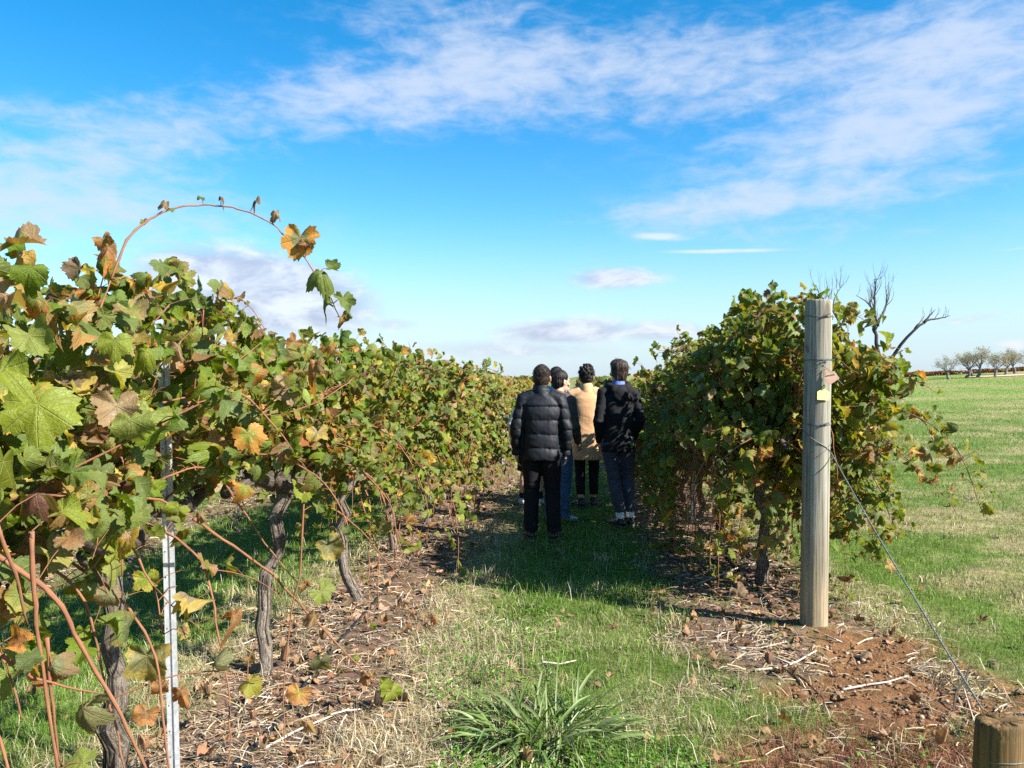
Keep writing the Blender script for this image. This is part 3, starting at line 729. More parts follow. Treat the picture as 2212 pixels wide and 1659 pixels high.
for i in range(17):
    Y = 6.4 + 1.5 * i
    lod = 0 if i < 2 else 1 if i < 5 else 2 if i < 11 else 3
    top = [2.20, 2.10, 1.96, 1.84, 1.76, 1.70, 1.66][min(i, 6)]
    lab = 'sprawling grape vine just behind the thick wooden end post' if i == 0 else 'shaded green grape vine, %s from the wooden end post in the right row' % ORD[i]
    kw = dict(smin=.070, smax=.135, wl=.50 if 0 < i < 4 else .58, wr=.75, n_up=15, n_arch=15, n_hang=44 if i < 5 else 20, hk=.85, fill=800, low=.52, thin=(.1, .45, .6), half=.8)
    if i == 0: kw.update(env=((.3, 1.0, 1.5, 1.9, 2.3), (1.0, 1.22, 1.12, .90, .55)), wr=.90, n_arch=36, n_hang=38, n_up=26, fill=1500, low=.80, side_bias=.55, extra_canes=exR_c, extra_leaves=exR_l, rt=.042, half=.72, zc=1.15)
    vine(CR1, Y, top, lod, 300 + i, lab, GR, autumn=.11 if i < 6 else .28, **kw)

# ---- the next row to the left, seen under the canopy
for i in range(9):
    Y = 6.3 + 1.5 * i
    vine(CL2, Y, 1.75, 2, 500 + i, 'grape vine in the second row left, seen beneath the near canopy, %s from the camera' % ORD[i], 'grape vines of the second row left', autumn=.25, n_hang=4)

# ---- the vineyard beyond, read as one mass
def mass():
    rng = np.random.default_rng(42); fol = Buf(); w = Buf()
    for r in range(-8, 2):
        c = CR1 + .0 if r == 1 else CL1 if r == 0 else CL2 - 2.85 * (-r - 1)
        y0 = {1: 32.0, 0: 31.0, -1: 20.5, -2: 9.0}.get(r, 16.0); y1 = 110
        n = int((y1 - y0) * (62 if r >= -1 else 40))
        y = y0 + (y1 - y0) * rng.random(n) ** 1.5
        a = rng.uniform(0, 2 * PI, n); rad = rng.random(n) ** .4
        x = rowx(c, y) + np.cos(a) * rad * .5
        z = terrain(x, y) + 1.42 + np.sin(a) * rad * .48 + .18 * (fbm(y * 1.1 + r * 7, x * .3, 2) - .5)
        low = rng.random(n) < .16; z = np.where(low, terrain(x, y) + rng.uniform(.25, 1, n), z)
        sd = np.c_[np.sign(np.cos(a)), np.zeros(n), np.zeros(n)]
        T = sd * .4 + np.array([0, 0, -.8]) + rng.normal(0, .4, (n, 3)); Nn = sd * .6 + np.array([0, 0, .5]) + SUN * .4 + rng.normal(0, .4, (n, 3))
        col, rnd, k = leaf_colours(rng, n, .40)
        put_leaves(fol, TPL[3], np.c_[x, y, z], T, Nn, rng.uniform(.16, .30, n) * (1 + y / 110), col, rnd, leaf_ids(rng, k))
        for yy in np.arange(y0, min(y1, 60), 1.5):
            xx = rowx(c, yy); g = float(terrain(xx, yy)); tube(w, [[xx, yy, g], [xx + rng.normal(0, .05), yy, g + 1.2]], .045, 5)
    o = fol.obj('distant_vineyard', M['leaf']); tag(o, 'mass of autumn vine rows running to the horizon beyond the people', 'vineyard', kind='stuff')
    o = w.obj('distant_vine_trunks', M['bark']); tag(o, 'dark trunks beneath the far rows of the vineyard', 'vine trunks', kind='stuff')
mass()
# ------------------------------------------------------------------ ground sheet
def ground():
    def axis(fine0, fine1, st, lo, hi, gr=1.10):
        a = list(np.arange(fine0, fine1 + 1e-6, st)); s = st
        while a[-1] < hi: s = min(s * gr, 60); a.append(a[-1] + s)
        s = st
        while a[0] > lo: s = min(s * gr, 60); a.insert(0, a[0] - s)
        return np.array(a)
    xs = axis(-6, 7, .045, -900, 900); ys = axis(2.0, 13, .045, -60, 1600)
    X, Y = np.meshgrid(xs, ys)
    Z = gz(X, Y)
    mu, dr, de, so = zones(X, Y)
    # clods in the bare soil
    Z = Z + so * .045 * (fbm(X * 14, Y * 14, 3) - .5) * (1 - sst(9, 12, Y)) + .03 * np.exp(-((X - 1.95) ** 2 + (Y - 5.2) ** 2) / .06)
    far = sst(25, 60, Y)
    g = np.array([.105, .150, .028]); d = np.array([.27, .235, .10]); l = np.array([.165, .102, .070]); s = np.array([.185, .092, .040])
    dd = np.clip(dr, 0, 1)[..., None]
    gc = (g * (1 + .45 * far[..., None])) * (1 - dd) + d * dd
    C = gc * (1 - mu[..., None]) + l * mu[..., None]
    C = C * (1 - so[..., None]) + s * so[..., None]
    ny, nx = X.shape
    i = np.arange(ny - 1)[:, None]; j = np.arange(nx - 1)[None]
    Q = np.stack([i * nx + j, i * nx + j + 1, (i + 1) * nx + j + 1, (i + 1) * nx + j], -1).reshape(-1, 4)
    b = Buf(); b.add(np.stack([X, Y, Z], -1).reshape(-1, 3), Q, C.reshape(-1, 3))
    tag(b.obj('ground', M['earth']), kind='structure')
ground()

def blades(buf, xy, h, w, lean, col, rng, zoff=0.0, flat=None):
    m = len(xy); a = rng.uniform(0, 2 * PI, m); la = rng.uniform(0, 2 * PI, m)
    B = np.c_[np.cos(a), np.sin(a), np.zeros(m)] * w[:, None]
    D = np.c_[np.cos(la), np.sin(la), np.zeros(m)]
    z = gz(xy[:, 0], xy[:, 1]) - .006 + zoff
    o = np.c_[xy, z]
    m1 = o + D * (lean * h * .38)[:, None] + np.array([0, 0, 1]) * (h * .58 * np.sqrt(np.maximum(.05, 1 - .5 * lean ** 2)))[:, None]
    t = o + D * (lean * h)[:, None] + np.array([0, 0, 1]) * (h * np.maximum(.06, 1 - .62 * lean ** 1.5))[:, None]
    V = np.stack([o - B, o + B, m1 + B * .7, m1 - B * .7, t], 1).reshape(-1, 3)
    k = np.arange(m)[:, None] * 5
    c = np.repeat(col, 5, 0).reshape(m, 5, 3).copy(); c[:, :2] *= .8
    buf.add(V, [k + np.array([0, 1, 2, 3]), k + np.array([3, 2, 4])], c.reshape(-1, 3))

def in_view(rng, n, y0, y1, pw=1.0, pad=.5):
    y = y0 + (y1 - y0) * rng.random(n) ** pw
    return np.c_[rng.uniform(-1, 1, n) * (.63 * y + pad), y]

GREENS = np.array([(.12, .23, .022), (.155, .265, .03), (.09, .185, .024), (.19, .28, .05), (.13, .19, .05)])
STRAWS = np.array([(.46, .37, .20), (.36, .27, .14), (.52, .44, .28), (.30, .21, .12), (.40, .36, .25)])

def grass():
    rng = np.random.default_rng(11); g = Buf(); s = Buf()
    bands = [(2.6, 3.4, 5000, .5), (3.4, 4.8, 6400, .6), (4.8, 7, 3900, .8), (7, 11, 1900, 1.0), (11, 18, 620, 1.6), (18, 34, 150, 3.0), (34, 60, 46, 5.2), (60, 92, 22, 8.0)]
    for y0, y1, dens, ws in bands:
        A = (y1 - y0) * (1.26 * (y0 + y1) / 2 + 1)
        xy = in_view(rng, int(dens * A), y0, y1, 1.0)
        if y0 > 15: xy = xy[(xy[:, 0] > rowx(CR1, xy[:, 1]) - 3.3)]
        mu, dr, de, so = zones(xy[:, 0], xy[:, 1])
        keep = rng.random(len(xy)) < de * (.6 + .8 * fbm(xy[:, 0] * 5, xy[:, 1] * 5, 2))
        xy = xy[keep]; dr = dr[keep]; n = len(xy)
        isdry = rng.random(n) < dr
        field = xy[:, 0] > rowx(CR1, xy[:, 1]) + .6
        tall = fbm(xy[:, 0] * 2.3 + 4, xy[:, 1] * 2.3, 2)
        h = np.where(isdry, rng.uniform(.03, .13, n), rng.uniform(.03, .11, n)) * (.55 + .9 * tall) * np.where(field, .72, 1)
        h = h * (1 + .25 * (ws > 2))
        lean = np.where(isdry, rng.uniform(.3, 1.35, n), rng.uniform(.1, 1.0, n))
        w = rng.uniform(.0012, .0024, n) * ws * np.where(isdry, .8, 1.1)
        hue = fbm(xy[:, 0] * 1.3 + 8, xy[:, 1] * 1.3, 2)[:, None]
        cg = GREENS[rng.integers(0, 5, n)] * (.75 + .5 * hue) * rng.normal(1, .15, (n, 1)).clip(.5, 1.6)
        cs = STRAWS[rng.integers(0, 5, n)] * rng.normal(.95, .2, (n, 1)).clip(.4, 1.5) * np.where(field, .78, 1)[:, None]
        q = ~isdry
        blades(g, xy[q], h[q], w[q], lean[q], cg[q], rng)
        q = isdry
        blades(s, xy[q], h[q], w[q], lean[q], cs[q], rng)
    # taller tufts that break up the sward
    for k in range(420):
        yc = 3.1 + 9.5 * rng.random() ** 1.6; xc = rng.uniform(-1, 1) * (.62 * yc + .3); mu, dr, de, so = zones(np.array([xc]), np.array([yc]))
        if rng.random() > de[0] * .9 + .06 or abs(xc - rowx(CL1, yc)) < .12: continue
        n = int(rng.integers(14, 46)); R = rng.uniform(.02, .09); xy = np.c_[rng.normal(xc, R, n), rng.normal(yc, R, n)]
        dry = rng.random() < .30 + .5 * dr[0]; fld = xc > rowx(CR1, yc) + .6; hm = (.10 if fld else .17) * rng.uniform(.5, 1.1)
        col = (STRAWS if dry else GREENS)[rng.integers(0, 5, n)] * rng.uniform(.65, 1.15) * rng.normal(1, .12, (n, 1)).clip(.6, 1.4)
        blades(s if dry else g, xy, rng.uniform(.45, 1, n) * hm, rng.uniform(.0014, .003, n) * (1 + .07 * yc), rng.uniform(.15, .9, n), col, rng)
    # upright bleached stems
    xy = in_view(rng, 5200, 2.9, 8, 1.1); mu, dr, de, so = zones(xy[:, 0], xy[:, 1]); xy = xy[(rng.random(len(xy)) < de * .5) & (xy[:, 0] < rowx(CR1, xy[:, 1]) + .8)]; n = len(xy)
    blades(s, xy, rng.uniform(.06, .19, n), rng.uniform(.0009, .0016, n) * (1 + .05 * xy[:, 1]), rng.uniform(.05, .8, n), np.array([(.48, .42, .34), (.38, .33, .27), (.55, .47, .34), (.33, .25, .19)])[rng.integers(0, 4, n)] * rng.uniform(.7, 1.15, (n, 1)), rng)
    o = g.obj('grass', M['grass'], smooth=False); tag(o, 'short green grass in the alley and the field', 'grass', kind='stuff')
    o = s.obj('dry_grass', M['twig'], smooth=False); tag(o, 'dry straw coloured grass between the green blades', 'dry grass', kind='stuff')
    # flattened straw and stalks in the rows
    f = Buf(); xy = in_view(rng, 85000, 2.8, 13, 1.2)
    mu, dr, de, so = zones(xy[:, 0], xy[:, 1]); k = rng.random(len(xy)) < np.clip(.55 * mu + .8 * dr * (dr > .4) * (xy[:, 0] < rowx(CR1, xy[:, 1]) + .9) + .12 * so, 0, 1) * .7
    xy = xy[k]; n = len(xy)
    a = rng.uniform(0, 2 * PI, n); L = rng.uniform(.03, .15, n) * .5; d = np.c_[np.cos(a), np.sin(a), rng.normal(0, .16, n)] * L[:, None]
    p = np.c_[xy, gz(xy[:, 0], xy[:, 1]) + rng.uniform(.002, .028, n)]; w = np.c_[-np.sin(a), np.cos(a), rng.normal(0, .4, n)] * rng.uniform(.0008, .0019, n)[:, None] * (1 + .12 * xy[:, 1:2])
    V = np.stack([p - d - w, p - d + w, p + np.array([0, 0, .006]) + w, p + np.array([0, 0, .006]) - w, p + d + w, p + d - w], 1).reshape(-1, 3)
    i = np.arange(n)[:, None] * 6
    C = STRAWS[rng.integers(0, 5, n)] * rng.uniform(.35, 1.15, (n, 1)) * np.array([1, .93, .98])
    f.add(V, [i + np.array([0, 1, 2, 3]), i + np.array([3, 2, 4, 5])], np.repeat(C, 6, 0))
    o = f.obj('straw_litter', M['twig'], smooth=False); tag(o, 'loose straw and stalks lying under the vine rows', 'straw', kind='stuff')
    # twigs
    t = Buf(); xy = in_view(rng, 9000, 2.8, 12, 1.1); mu, dr, de, so = zones(xy[:, 0], xy[:, 1]); xy = xy[rng.random(len(xy)) < (.22 * mu + .05 * so)]
    for q in xy:
        a = rng.uniform(0, 2 * PI); L = rng.uniform(.04, .22); z = float(gz(*q)) + rng.uniform(.004, .02); d = np.array([math.cos(a), math.sin(a), rng.normal(0, .06)]) * L / 2
        p = np.array([*q, z]); r = rng.uniform(.0016, .0042)
        tube(t, [p - d, p + np.array([rng.normal(0, .01), rng.normal(0, .01), .006]), p + d], [r, r, r * .6], 4, True, np.array([(.42, .36, .31), (.30, .22, .17), (.20, .14, .11), (.5, .45, .4)])[rng.integers(0, 4)] * rng.uniform(.6, 1.1))
    o = t.obj('twig_litter', M['twig']); tag(o, 'small grey brown twigs strewn over the mulch', 'twigs', kind='stuff')
    # fallen leaves
    d = Buf(); xy = in_view(rng, 16000, 2.8, 14, 1.1); mu, dr, de, so = zones(xy[:, 0], xy[:, 1])
    k = rng.random(len(xy)) < np.clip(.36 * mu + .030 + .05 * so, 0, 1) * (xy[:, 0] < rowx(CR1, xy[:, 1]) + 1.2); xy = xy[k]; n = len(xy)
    pal = np.array([(.30, .14, .08), (.22, .10, .06), (.36, .21, .14), (.16, .08, .06), (.28, .17, .13), (.40, .20, .09)])
    col = pal[rng.integers(0, 6, n)] * rng.normal(1, .2, (n, 1)).clip(.5, 1.5)
    p = np.c_[xy, gz(xy[:, 0], xy[:, 1]) + rng.uniform(.008, .035, n)]
    Nn = nrm(np.c_[rng.normal(0, .30, (n, 2)), np.where(rng.random(n) < .5, 1, -1) * 1.0]); T = nrm(np.c_[rng.normal(0, 1, (n, 2)), rng.normal(0, .15, n)])
    ids = rng.integers(1, 9, n); near = xy[:, 1] < 5.5
    for q, tp in ((near, TPL[1]), (~near, TPL[2])):
        put_leaves(d, tp, p[q], T[q], Nn[q], rng.uniform(.028, .078, q.sum()), col[q], (rng.integers(9, 16, q.sum()) + rng.uniform(.72, .98, q.sum())) / 17.3, ids[q])
    o = d.obj('leaf_litter', M['dead']); tag(o, 'fallen brown vine leaves scattered over the ground', 'leaf litter', kind='stuff')
    # clover
    c = Buf(); xy = in_view(rng, 60000, 3.2, 11, 1.2); xy = xy[np.abs(xy[:, 0] - .35 - .07 * xy[:, 1]) < 1.2]
    mu, dr, de, so = zones(xy[:, 0], xy[:, 1]); k = (fbm(xy[:, 0] * 1.6 + 2, xy[:, 1] * 1.6, 3) > .47) & (rng.random(len(xy)) < de * .75); xy = xy[k]; n = len(xy)
    a0 = rng.uniform(0, 2 * PI, n); z = gz(xy[:, 0], xy[:, 1]) + rng.uniform(.012, .05, n); s = rng.uniform(.006, .012, n) * (1 + .06 * xy[:, 1])
    col = GREENS[rng.integers(0, 4, n)] * rng.normal(.95, .15, (n, 1)) * np.array([.85, 1.05, .9])
    for q in range(3):
        a = a0 + q * 2.094; d = np.c_[np.cos(a), np.sin(a)]; pz = rng.normal(.1, .35, n)
        P0 = np.c_[xy, z]; D = np.c_[d, pz] * s[:, None]; W = np.c_[-d[:, 1], d[:, 0], rng.normal(0, .3, n)] * s[:, None] * .5
        V = np.stack([P0, P0 + D * .6 + W, P0 + D * 1.15, P0 + D * .6 - W], 1).reshape(-1, 3)
        c.add(V, np.arange(n)[:, None] * 4 + np.arange(4), np.repeat(col, 4, 0))
    o = c.obj('clover', M['grass'], smooth=False); tag(o, 'low bright green clover in the alley grass', 'clover', kind='stuff')
    # red brown weed mat by the anchor stump, clods
    r = Buf(); n = 17000; xy = np.c_[rng.normal(1.6, .42, n), rng.normal(3.42, .24, n)]; xy = xy[xy[:, 1] > 2.5]; n = len(xy)
    col = np.array([(.19, .062, .034), (.24, .09, .045), (.14, .05, .032), (.28, .14, .08)])[rng.integers(0, 4, n)] * rng.uniform(.6, 1.2, (n, 1))
    blades(r, xy, rng.uniform(.015, .05, n), rng.uniform(.001, .002, n), rng.uniform(.5, 1.35, n), col, rng)
    o = r.obj('red_weed', M['twig'], smooth=False); tag(o, 'reddish brown creeping weed left of the short anchor stump', 'weeds', kind='stuff')
    k = Buf(); xy = np.c_[rng.normal(1.98, .42, 900), rng.normal(4.25, .55, 900)]; mu, dr, de, so = zones(xy[:, 0], xy[:, 1]); xy = xy[so > .4]
    for q in xy:
        sz = rng.uniform(.004, .016) * rng.random() ** .5 + .003
        b = Buf(); ellipsoid(b, [0, 0, 0], [sz, sz * rng.uniform(.7, 1.2), sz * .7], None, 7, 5)
        V = b.v[0] * rng.normal(1, .14, b.v[0].shape) + np.array([*q, float(gz(*q)) + sz * .2]); c_ = np.array([(.18, .10, .048), (.14, .078, .04), (.38, .29, .2)])[rng.choice(3, p=[.5, .42, .08])]
        k.add(V, b.f, c_)
    o = k.obj('soil_clods', M['twig']); tag(o, 'crumbs of bare brown soil at the end of the right row', 'soil crumbs', kind='stuff')
grass()

def tussock():
    rng = np.random.default_rng(21); cx, cy = .14, 3.66; root = empty('grass_tussock', (cx, cy, float(gz(cx, cy))))
    tag(root, 'broad bladed green grass tussock in the middle of the alley front', 'grass tussock')
    g = Buf(); s = Buf()
    for i in range(640):
        dry = i > 500; a = rng.uniform(0, 2 * PI); r0 = rng.random() ** .6 * .19
        o = np.array([cx + math.cos(a) * r0 * 1.35, cy + math.sin(a) * r0, 0]); o[2] = float(gz(o[0], o[1])) - .01
        a2 = a + rng.normal(0, .55); el = rng.uniform(.08, 1.08) if not dry else rng.uniform(.12, .6)
        d = np.array([math.cos(a2) * math.cos(el), math.sin(a2) * math.cos(el), math.sin(el)])
        L = rng.uniform(.17, .40) * (1.3 if dry else 1); n = 6; P = [o]; kink = int(rng.integers(2, 5)) if rng.random() < .16 else -1
        for k in range(n):
            d = nrm(d + np.array([0, 0, -.13 * (1 + k * .22)]) + rng.normal(0, .05, 3) + (np.array([0, 0, -.9]) if k == kink else 0)); q = P[-1] + d * L / n; q[2] = max(q[2], float(gz(q[0], q[1])) + .012); P.append(q)
        P = np.array(P); side = nrm(np.cross(P[-1] - P[0], [rng.normal(0, .5), rng.normal(0, .5), 1])); w0 = rng.uniform(.0035, .0085) * (.45 if dry else 1)
        w = w0 * np.array([.7, .95, 1, .95, .8, .5, .05]); up = nrm(np.cross(side, P[-1] - P[0])) * w[:, None] * .5
        V = np.stack([P - side * w[:, None] + up, P, P + side * w[:, None] + up], 1).reshape(-1, 3); j = np.arange(n)[:, None] * 3
        c = (np.array([(.12, .185, .04), (.15, .215, .06), (.085, .145, .035), (.20, .24, .10)])[rng.integers(0, 4)] if not dry else STRAWS[rng.integers(0, 3)]) * rng.uniform(.75, 1.2)
        (s if dry else g).add(V, [j + np.array([0, 1, 4, 3]), j + np.array([1, 2, 5, 4])], c)
    o = g.obj('foliage', M['tuss'], root, smooth=True); o = s.obj('dry_stalks', M['twig'], root); o['kind'] = 'stuff'
tussock()
# ------------------------------------------------------------------ posts, wires, tags
def wood_post(name, x, y, r, z1, lean, label, cat, seed, rough=0.0, slant=0.0, kb=64, m='post'):
    rng = np.random.default_rng(seed); g = float(gz(x, y)); root = empty(name, (x, y, g)); tag(root, label, cat)
    nz = 60; k = kb; b = Buf(); an = np.arange(k) * 2 * PI / k; V = []
    zs = np.concatenate([np.linspace(-.15, z1 - .012, nz), [z1 - .004, z1]])
    pr = [(rng.uniform(0, 6.28), rng.uniform(-1, 1)) for _ in range(3)]
    for i, z in enumerate(zs):
        rr = r * (1.03 - .06 * z / max(z1, .5)) * (1 - (.02 if i == nz else .07 if i == nz + 1 else 0))
        rad = rr * (1 + .012 * np.sin(2 * an + pr[0][0] + z * .6) + .008 * np.sin(3 * an + pr[1][0] - z) + .004 * np.sin(9 * an + 3 * math.sin(z * 2)))
        zz = np.full(k, z)
        if z > z1 - .02: zz = zz + slant * np.cos(an - 2.4) * r * 2 + rough * rng.normal(0, 1, k) * .35
        if rough and i >= nz - 4: rad = rad * (1 - np.abs(rng.normal(0, rough * 1.6, k)))
        V.append(np.c_[lean[0] * z + rad * np.cos(an), lean[1] * z + rad * np.sin(an), zz])
    n = len(zs); topc = np.array([[lean[0] * z1, lean[1] * z1, z1]])
    ring2 = np.c_[lean[0] * z1 + .55 * r * np.cos(an), lean[1] * z1 + .55 * r * np.sin(an), z1 + slant * np.cos(an - 2.4) * r * 1.1 + rough * rng.normal(0, .25, k)]
    V = np.concatenate(V + [ring2, topc]); n += 1
    i = np.arange(n - 1)[:, None]; j = np.arange(k)[None]; j2 = (j + 1) % k
    Q = np.stack([i * k + j, i * k + j2, (i + 1) * k + j2, (i + 1) * k + j], -1).reshape(-1, 4); jj = np.arange(k)
    b.add(V, [Q, np.stack([(n - 1) * k + jj, (n - 1) * k + (jj + 1) % k, np.full(k, n * k)], -1)])
    o = b.obj('shaft', M[m], None, attrs=False); o.parent = root
    return root, g
def ring_wire(root, x, y, z, r, lean, rw, m, n=40, tilt=0.0, turns=2):
    b = Buf(); a = np.linspace(0, 2 * PI * turns, n * turns + 1)
    P = np.c_[x + r * np.cos(a), y + r * np.sin(a), z + tilt * np.sin(a) + .006 * a / (2 * PI)]; tube(b, P, rw, 6)
    for s in range(2):   # the twisted end on the side of the photographer
        t = np.linspace(0, 1, 14); P = np.c_[x + .02 + .05 * (t - .5), np.full(14, y - r - .006) + .004 * np.cos(t * 25 + s * PI), z + .006 + .012 * (t - .5) + .005 * np.sin(t * 25 + s * PI)]; tube(b, P, rw * .9, 5)
    return b.obj('wire_tie', m, root, attrs=False)
PX, PY = 1.925, 5.25; LEAN = (.012, 0.0)
post, pg = wood_post('wooden_post', PX, PY, .084, 2.09 - 0, LEAN, 'thick round weathered wooden end post with wire ties and tags', 'post', 4)
for z, tl in ((1.985, .012), (1.70, -.006), (1.302, .010)):
    ring_wire(post, PX + LEAN[0] * z, PY, z, .085, LEAN, .0018, M['wiredark'], tilt=tl)
# crossing tie lines low on the shaft where the stay is fastened
b = Buf(); zc_ = 1.16
for s in (-1, 1):
    a = np.linspace(-PI * .98, -.05, 18) if s < 0 else np.linspace(-.05, -PI * .6, 18)
    t = np.linspace(0, 1, 18); tube(b, np.c_[PX + .014 + .0865 * np.cos(a), PY + .0865 * np.sin(a), zc_ + (.10 - .16 * t if s < 0 else .06 - .12 * t)], .0024, 6)
for q in range(5):
    a = np.linspace(-.5, .6, 8); tube(b, np.c_[PX + .014 + .09 * np.cos(a), PY + .09 * np.sin(a), 1.12 - .012 * q + .02 * np.sin(a * 3 + q)], .002, 5)
b.obj('wire_tie', M['wiredark'], post, attrs=False)

def eartag(name, label, m, c, roll, yaw, w=.062, h=.050, neck=.030, pitch=0):
    """flat plastic livestock tag: rounded panel, sloping shoulders, neck with a hole"""
    pts = [(-w / 2 * .90, -h), (-w / 2 * .95, -h + .003), (-w / 2, -.006), (-w / 2 + .006, -.001), (-.012, .010), (-.008, .018), (-.0085, neck - .004)]
    for a in np.linspace(PI, 0, 9): pts.append((.0085 * math.cos(a), neck + .0085 * math.sin(a)))
    pts += [(.0085, neck - .004), (.008, .018), (.012, .010), (w / 2 - .006, -.001), (w / 2, -.006), (w / 2 * .95, -h + .003), (w / 2 * .90, -h)]
    pts = pts[::-1]
    R = Matrix.Rotation(yaw, 3, 'Z') @ Matrix.Rotation(roll, 3, 'Y') @ Matrix.Rotation(pitch, 3, 'X'); R = np.array(R)
    b = Buf(); b2 = Buf()
    def xf(V):
        V = np.c_[V[:, 0], V[:, 2] + .25 * (V[:, 0] ** 2) * 8 * .2, V[:, 1]]
        return V @ R.T + np.array(c)
    prism(b, pts, -.0012, .0012, xf)
    o = b.obj(name, m, None, smooth=False, attrs=False); tag(o, label, 'tag')
    q = np.array([[0, -.006, neck], [0, -.0015, neck]]) @ R.T + np.array(c); tube(b2, q, .0035, 12); b2.obj('pin', M['wiredark'], o, smooth=False, attrs=False)
    return o
eartag('plastic_tag', 'yellow plastic tag pinned flat to the wooden end post', M['yellow'], at(1779, 845, PY - .093), math.radians(3), math.radians(6), .080, .055, .034)
eartag('plastic_tag', 'orange plastic tag hanging askew from wire above the yellow one', M['orange'], at(1790, 808, PY - .105), math.radians(-36), math.radians(-14), .074, .060, .036, math.radians(-14))
b = Buf(); P0 = at(1776, 790, PY - .10)
rg = np.random.default_rng(3)
a = np.linspace(0, 26, 90); tube(b, np.c_[P0[0] + .010 * np.cos(a) + rg.normal(0, .0015, 90), P0[1] - .002 + .010 * np.sin(a * 1.3), P0[2] + .012 * np.sin(a * .83) + .004], .0013, 5)
K = np.array([at(1776, 790, 5.14), at(1800, 805, 5.13), at(1812, 822, 5.13), at(1822, 832, 5.14)]); tube(b, K, .0020, 6)
o = b.obj('wire_twist', M['wire'], None, attrs=False); tag(o, 'short knot of wire holding the orange tag on the post', 'wire')
# anchor stump and the stay
SX, SY = 1.735, 2.95
stump, sg = wood_post('anchor_stump', SX, SY, .078, .385, (.02, -.03), 'short sawn off anchor stump at the bottom right corner', 'stump', 8, .012, -.05, 72, 'stump')
ring_wire(stump, SX + .008, SY - .008, sg + .235, .0785, (0, 0), .0016, M['wire'], tilt=-.022, turns=1)
def rope(A, B_, name, label, r=.0026, pitch=.055, sag=.02):
    A = np.array(A); B_ = np.array(B_); L = np.linalg.norm(B_ - A); n = int(L / .006); t = np.linspace(0, 1, n); d = nrm(B_ - A); u = nrm(np.cross(d, [0, 0, 1])); w = np.cross(u, d); b = Buf()
    for s in range(3):
        ph = 2 * PI * t * L / pitch + s * 2.094
        P = A + np.outer(t, B_ - A) + r * .9 * (np.outer(np.cos(ph), u) + np.outer(np.sin(ph), w)); P[:, 2] -= sag * 4 * t * (1 - t); tube(b, P, r * .75, 5)
    for q in (.30, .36, .62):  # loose ends of wire
        P = A + q * (B_ - A); tube(b, [P, P + np.array([-.02, .01, .012]), P + np.array([-.05, .02, .03])], .0012, 4)
    o = b.obj(name, M['wire'], None, attrs=False); tag(o, label, 'stay wire'); return o
rope((PX + .10, PY - .02, 1.12), (SX - .02, SY + .05, sg + .40), 'stay_wire', 'twisted wire stay slanting from the end post down to the stump')

# steel row posts: a folded channel with punched holes
def steel_post(x, y, h, label, group, yaw=0.0, lean=(0, 0), s=1.0):
    g = float(gz(x, y)); b = Buf()
    w, d, t, gv = .023 * s, .030 * s, .0022, .004
    prof = [(-w, 0), (-gv, 0), (-gv * .8, .010), (gv * .8, .010), (gv, 0), (w, 0), (w, d), (w - .006, d), (w - .006, d - t), (w - t, d - t), (w - t, t), (gv + t, t), (gv, .010 + t), (-gv, .010 + t), (-gv - t, t), (-w + t, t), (-w + t, d - t), (-w + .006, d - t), (-w + .006, d), (-w, d)]
    ca, sa = math.cos(yaw), math.sin(yaw)
    def xf(V):
        q = V.copy(); q[:, 0] = V[:, 0] * ca - V[:, 1] * sa; q[:, 1] = V[:, 0] * sa + V[:, 1] * ca
        q[:, 0] += x + lean[0] * V[:, 2]; q[:, 1] += y + lean[1] * V[:, 2]; q[:, 2] += g; return q
    prism(b, prof, -.1, h, xf)
    n0 = sum(len(q) for q in b.f)
    for z in np.arange(.12, h - .05, .10):
        c = xf(np.array([[-.014 * s, -.0006, z], [-.014 * s, .001, z]])); tube(b, c, .0028, 8)
        c = xf(np.array([[w + .0006, .012, z + .05], [w - .001, .012, z + .05]])); tube(b, c, .0028, 8)
    o = b.obj('steel_post', M['steel'], None, smooth=False, attrs=False); tag(o, label, 'post', group)
    o.data.materials.append(M['hose'])      # the punched holes
    mi = np.zeros(len(o.data.polygons), np.int32); mi[n0:] = 1; o.data.polygons.foreach_set('material_index', mi)
    return o
GS = 'galvanised steel posts of the vine rows'
steel_post(-1.315, 3.2, 1.72, 'pale galvanised steel post with a groove standing in the left foreground', GS, .30, (-.022, 0), .88)
for i, (x, y, lab) in enumerate([(rowx(CL1, 16.8) + .25, 16.8, 'far steel post along the left row, half hidden by leaves'),
        (1.995, 9.05, 'steel post under the shaded canopy of the right row'), (rowx(CR1, 13.6), 13.6, 'second steel post along the right row'), (rowx(CR1, 18.2), 18.2, 'third steel post along the right row'),
        (-3.66, 8.0, 'steel post of the second row, left of the near post'), (rowx(CL2, 12.5), 12.5, 'farther steel post of the second row left')]):
    steel_post(x, y, 1.7, lab, GS, .25)
# trellis wires
def row_wire(c, y0, y1, z, label, dx=0, group=None):
    ys = np.linspace(y0, y1, 30); P = np.c_[rowx(c, ys) + dx, ys, terrain(rowx(c, ys), ys) + z]; b = Buf(); tube(b, P, .0016, 5)
    o = b.obj('trellis_wire', M['wire'], None, attrs=False); tag(o, label, 'wire', group)
GW = 'trellis wires along the vine rows'
row_wire(CL1, .8, 32, 1.13, 'lower trellis wire running along the left row at cordon height', .03, GW)
row_wire(CL1, .8, 32, 1.62, 'upper trellis wire running along the left row inside the leaves', .02, GW)
row_wire(CR1, 5.30, 32, 1.26, 'lower trellis wire running from the end post along the right row', .03, GW)
row_wire(CR1, 5.30, 32, 1.69, 'upper trellis wire running from the end post along the right row', .03, GW)
row_wire(CL2, 5.5, 20, 1.13, 'trellis wire along the second row left', .03, GW)
